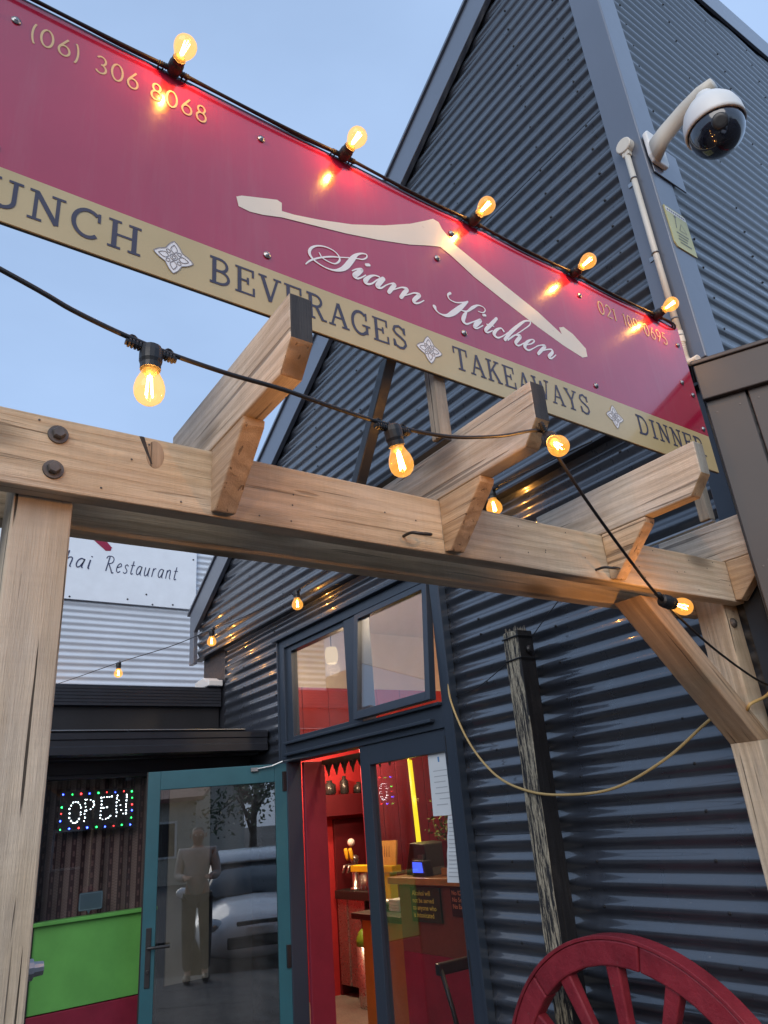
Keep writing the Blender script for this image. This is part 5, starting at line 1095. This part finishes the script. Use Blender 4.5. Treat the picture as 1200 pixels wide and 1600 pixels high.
xf(MB().ball((.108,0,1.575),.016,10,6,sc=(1.1,.8,1.5)), PF).build('nose', M_skin, ppl, smooth=True)
xf(MB().ball((.095,0,1.535),.02,10,6,sc=(.6,1.2,.4)), PF).build('mouth', paint('lips', (0.35,0.12,0.10), .5, .05, bump=0), ppl, smooth=True)

# ------------------------------------------------------------------ far side of the lane, behind the viewer (mirrored in glass and steel)
M_wea = paint('weatherboard_cream', (0.48,0.44,0.37), .7, .08, bump=.05); M_irn = paint('roof_iron_red', (0.16,0.05,0.04), .5, .15, bump=.05); M_brk = paint('render_tan', (0.30,0.25,0.20), .8, .1, bump=.08)
def house(x0, x1, y0, y1, h, rise, along, wall, name, label, face):
    t = thing(name, ((x0+x1)/2,(y0+y1)/2,-1.8), label, 'building', 'buildings across the lane')
    z = -1.8
    MB().box(x0,x1,y0,y1,z,z+h).build('wall', wall, t)
    if along == 'x':
        ym = (y0+y1)/2; MB().prism([(y0-.4,z+h-.15),(ym,z+h+rise),(y1+.4,z+h-.15),(y1+.4,z+h),(ym,z+h+rise+.18),(y0-.4,z+h)],'x',x0-.4,x1+.4).build('roof', M_irn, t)
        MB().prism([(y0,z+h-.01),(y1,z+h-.01),(ym,z+h+rise-.02)],'x',x0+.01,x1-.01).build('gable', wall, t)
    else:
        xm = (x0+x1)/2; MB().prism([(x0-.4,z+h-.15),(xm,z+h+rise),(x1+.4,z+h-.15),(x1+.4,z+h),(xm,z+h+rise+.18),(x0-.4,z+h)],'y',y0-.4,y1+.4).build('roof', M_irn, t)
        MB().prism([(x0,z+h-.01),(x1,z+h-.01),(xm,z+h+rise-.02)],'y',y0+.01,y1-.01).build('gable', wall, t)
    L = (y1-y0) if face == 'x' else (x1-x0); n = max(2, int(L/2.4))
    for i in range(n):
        c = (y0 if face == 'x' else x0)+L*(i+.5)/n
        if face == 'x':
            w = MB().box(x0-.05,x0+.02,c-.55,c+.55,z+.9,z+2.2).build('window', M_white, t); MB().box(x0-.06,x0-.04,c-.47,c+.47,z+.98,z+2.12).build('glazing', M_cg, w)
        else:
            w = MB().box(c-.55,c+.55,y1-.02,y1+.05,z+.9,z+2.2).build('window', M_white, t); MB().box(c-.47,c+.47,y1+.04,y1+.06,z+.98,z+2.12).build('glazing', M_cg, w)
    return t
house(20,28,-13,-5.5,3.0,1.7,'y',M_wea,'cottage','cream cottage with a red iron roof mirrored at the top of the teal door','x')
house(19,29,3,13,3.4,1.5,'x',M_brk,'cottage','tan rendered cottage across the lane behind the viewer, beyond the car','x')
house(-7.5,1.0,-16,-9,4.2,1.6,'x',M_brk,'shop_building','tan shop with a red iron roof opposite the restaurant wall','y')
house(3.0,13,-19,-11,3.6,2.0,'x',M_wea,'shop_building','cream shop with a red iron roof opposite the restaurant, right of the tan one','y')
M_bark = paint('bark', (0.09,0.07,0.055), .9, .2, bump=.3); M_lf = paint('tree_leaf', (0.045,0.075,0.025), .6, .35, bump=0)
def tree(x, y, h, r, seed, label):
    rn = random.Random(seed); t = thing('street_tree', (x,y,-1.8), label, 'tree', 'trees across the lane'); mb = MB(); tips = []
    mb.tube([(x,y,-1.8),(x+.05,y,-1.8+h*.25),(x,y+.06,-1.8+h*.5)], [.16,.12,.08], 8)
    for i in range(9):
        a = rn.uniform(0,2*pi); b = (x+cos(a)*r*rn.uniform(.4,.9), y+sin(a)*r*rn.uniform(.4,.9), -1.8+h*rn.uniform(.45,.95)); tips.append(b)
        mb.tube([(x,y,-1.8+h*rn.uniform(.28,.48)), ((x+b[0])/2,(y+b[1])/2,(b[2]-1.8+h*.5)/2+.2), b], [.06,.04,.015], 6)
    mb.build('trunk', M_bark, t, smooth=True); mb = MB()
    for b in tips+[(x,y,-1.8+h*.9),(x,y,-1.8+h*.7)]:
        for _ in range(190):
            c = Vector((b[0]+rn.gauss(0,r*.26), b[1]+rn.gauss(0,r*.26), b[2]+rn.gauss(0,r*.22))); d = Vector((rn.gauss(0,1),rn.gauss(0,1),rn.gauss(0,.8))).normalized(); s_ = d.orthogonal().normalized(); l = rn.uniform(.10,.2)
            n = len(mb.v); mb.v += [tuple(c),tuple(c+d*l*.5+s_*l*.28),tuple(c+d*l),tuple(c+d*l*.5-s_*l*.28)]; mb.face([n,n+1,n+2,n+3])
    mb.build('crown', M_lf, t)
tree(15,-2.2,5.2,1.7,1,'round leafy tree across the lane in front of the gap between the cottages')
tree(17,0.8,6.0,2.0,2,'taller leafy tree across the lane, left of the tan cottage')
tree(13,-7.0,4.6,1.5,4,'small leafy tree across the lane near the cream cottage')
tree(-10,-11.5,6.5,2.2,5,'leafy tree beside the tan shop opposite the restaurant')
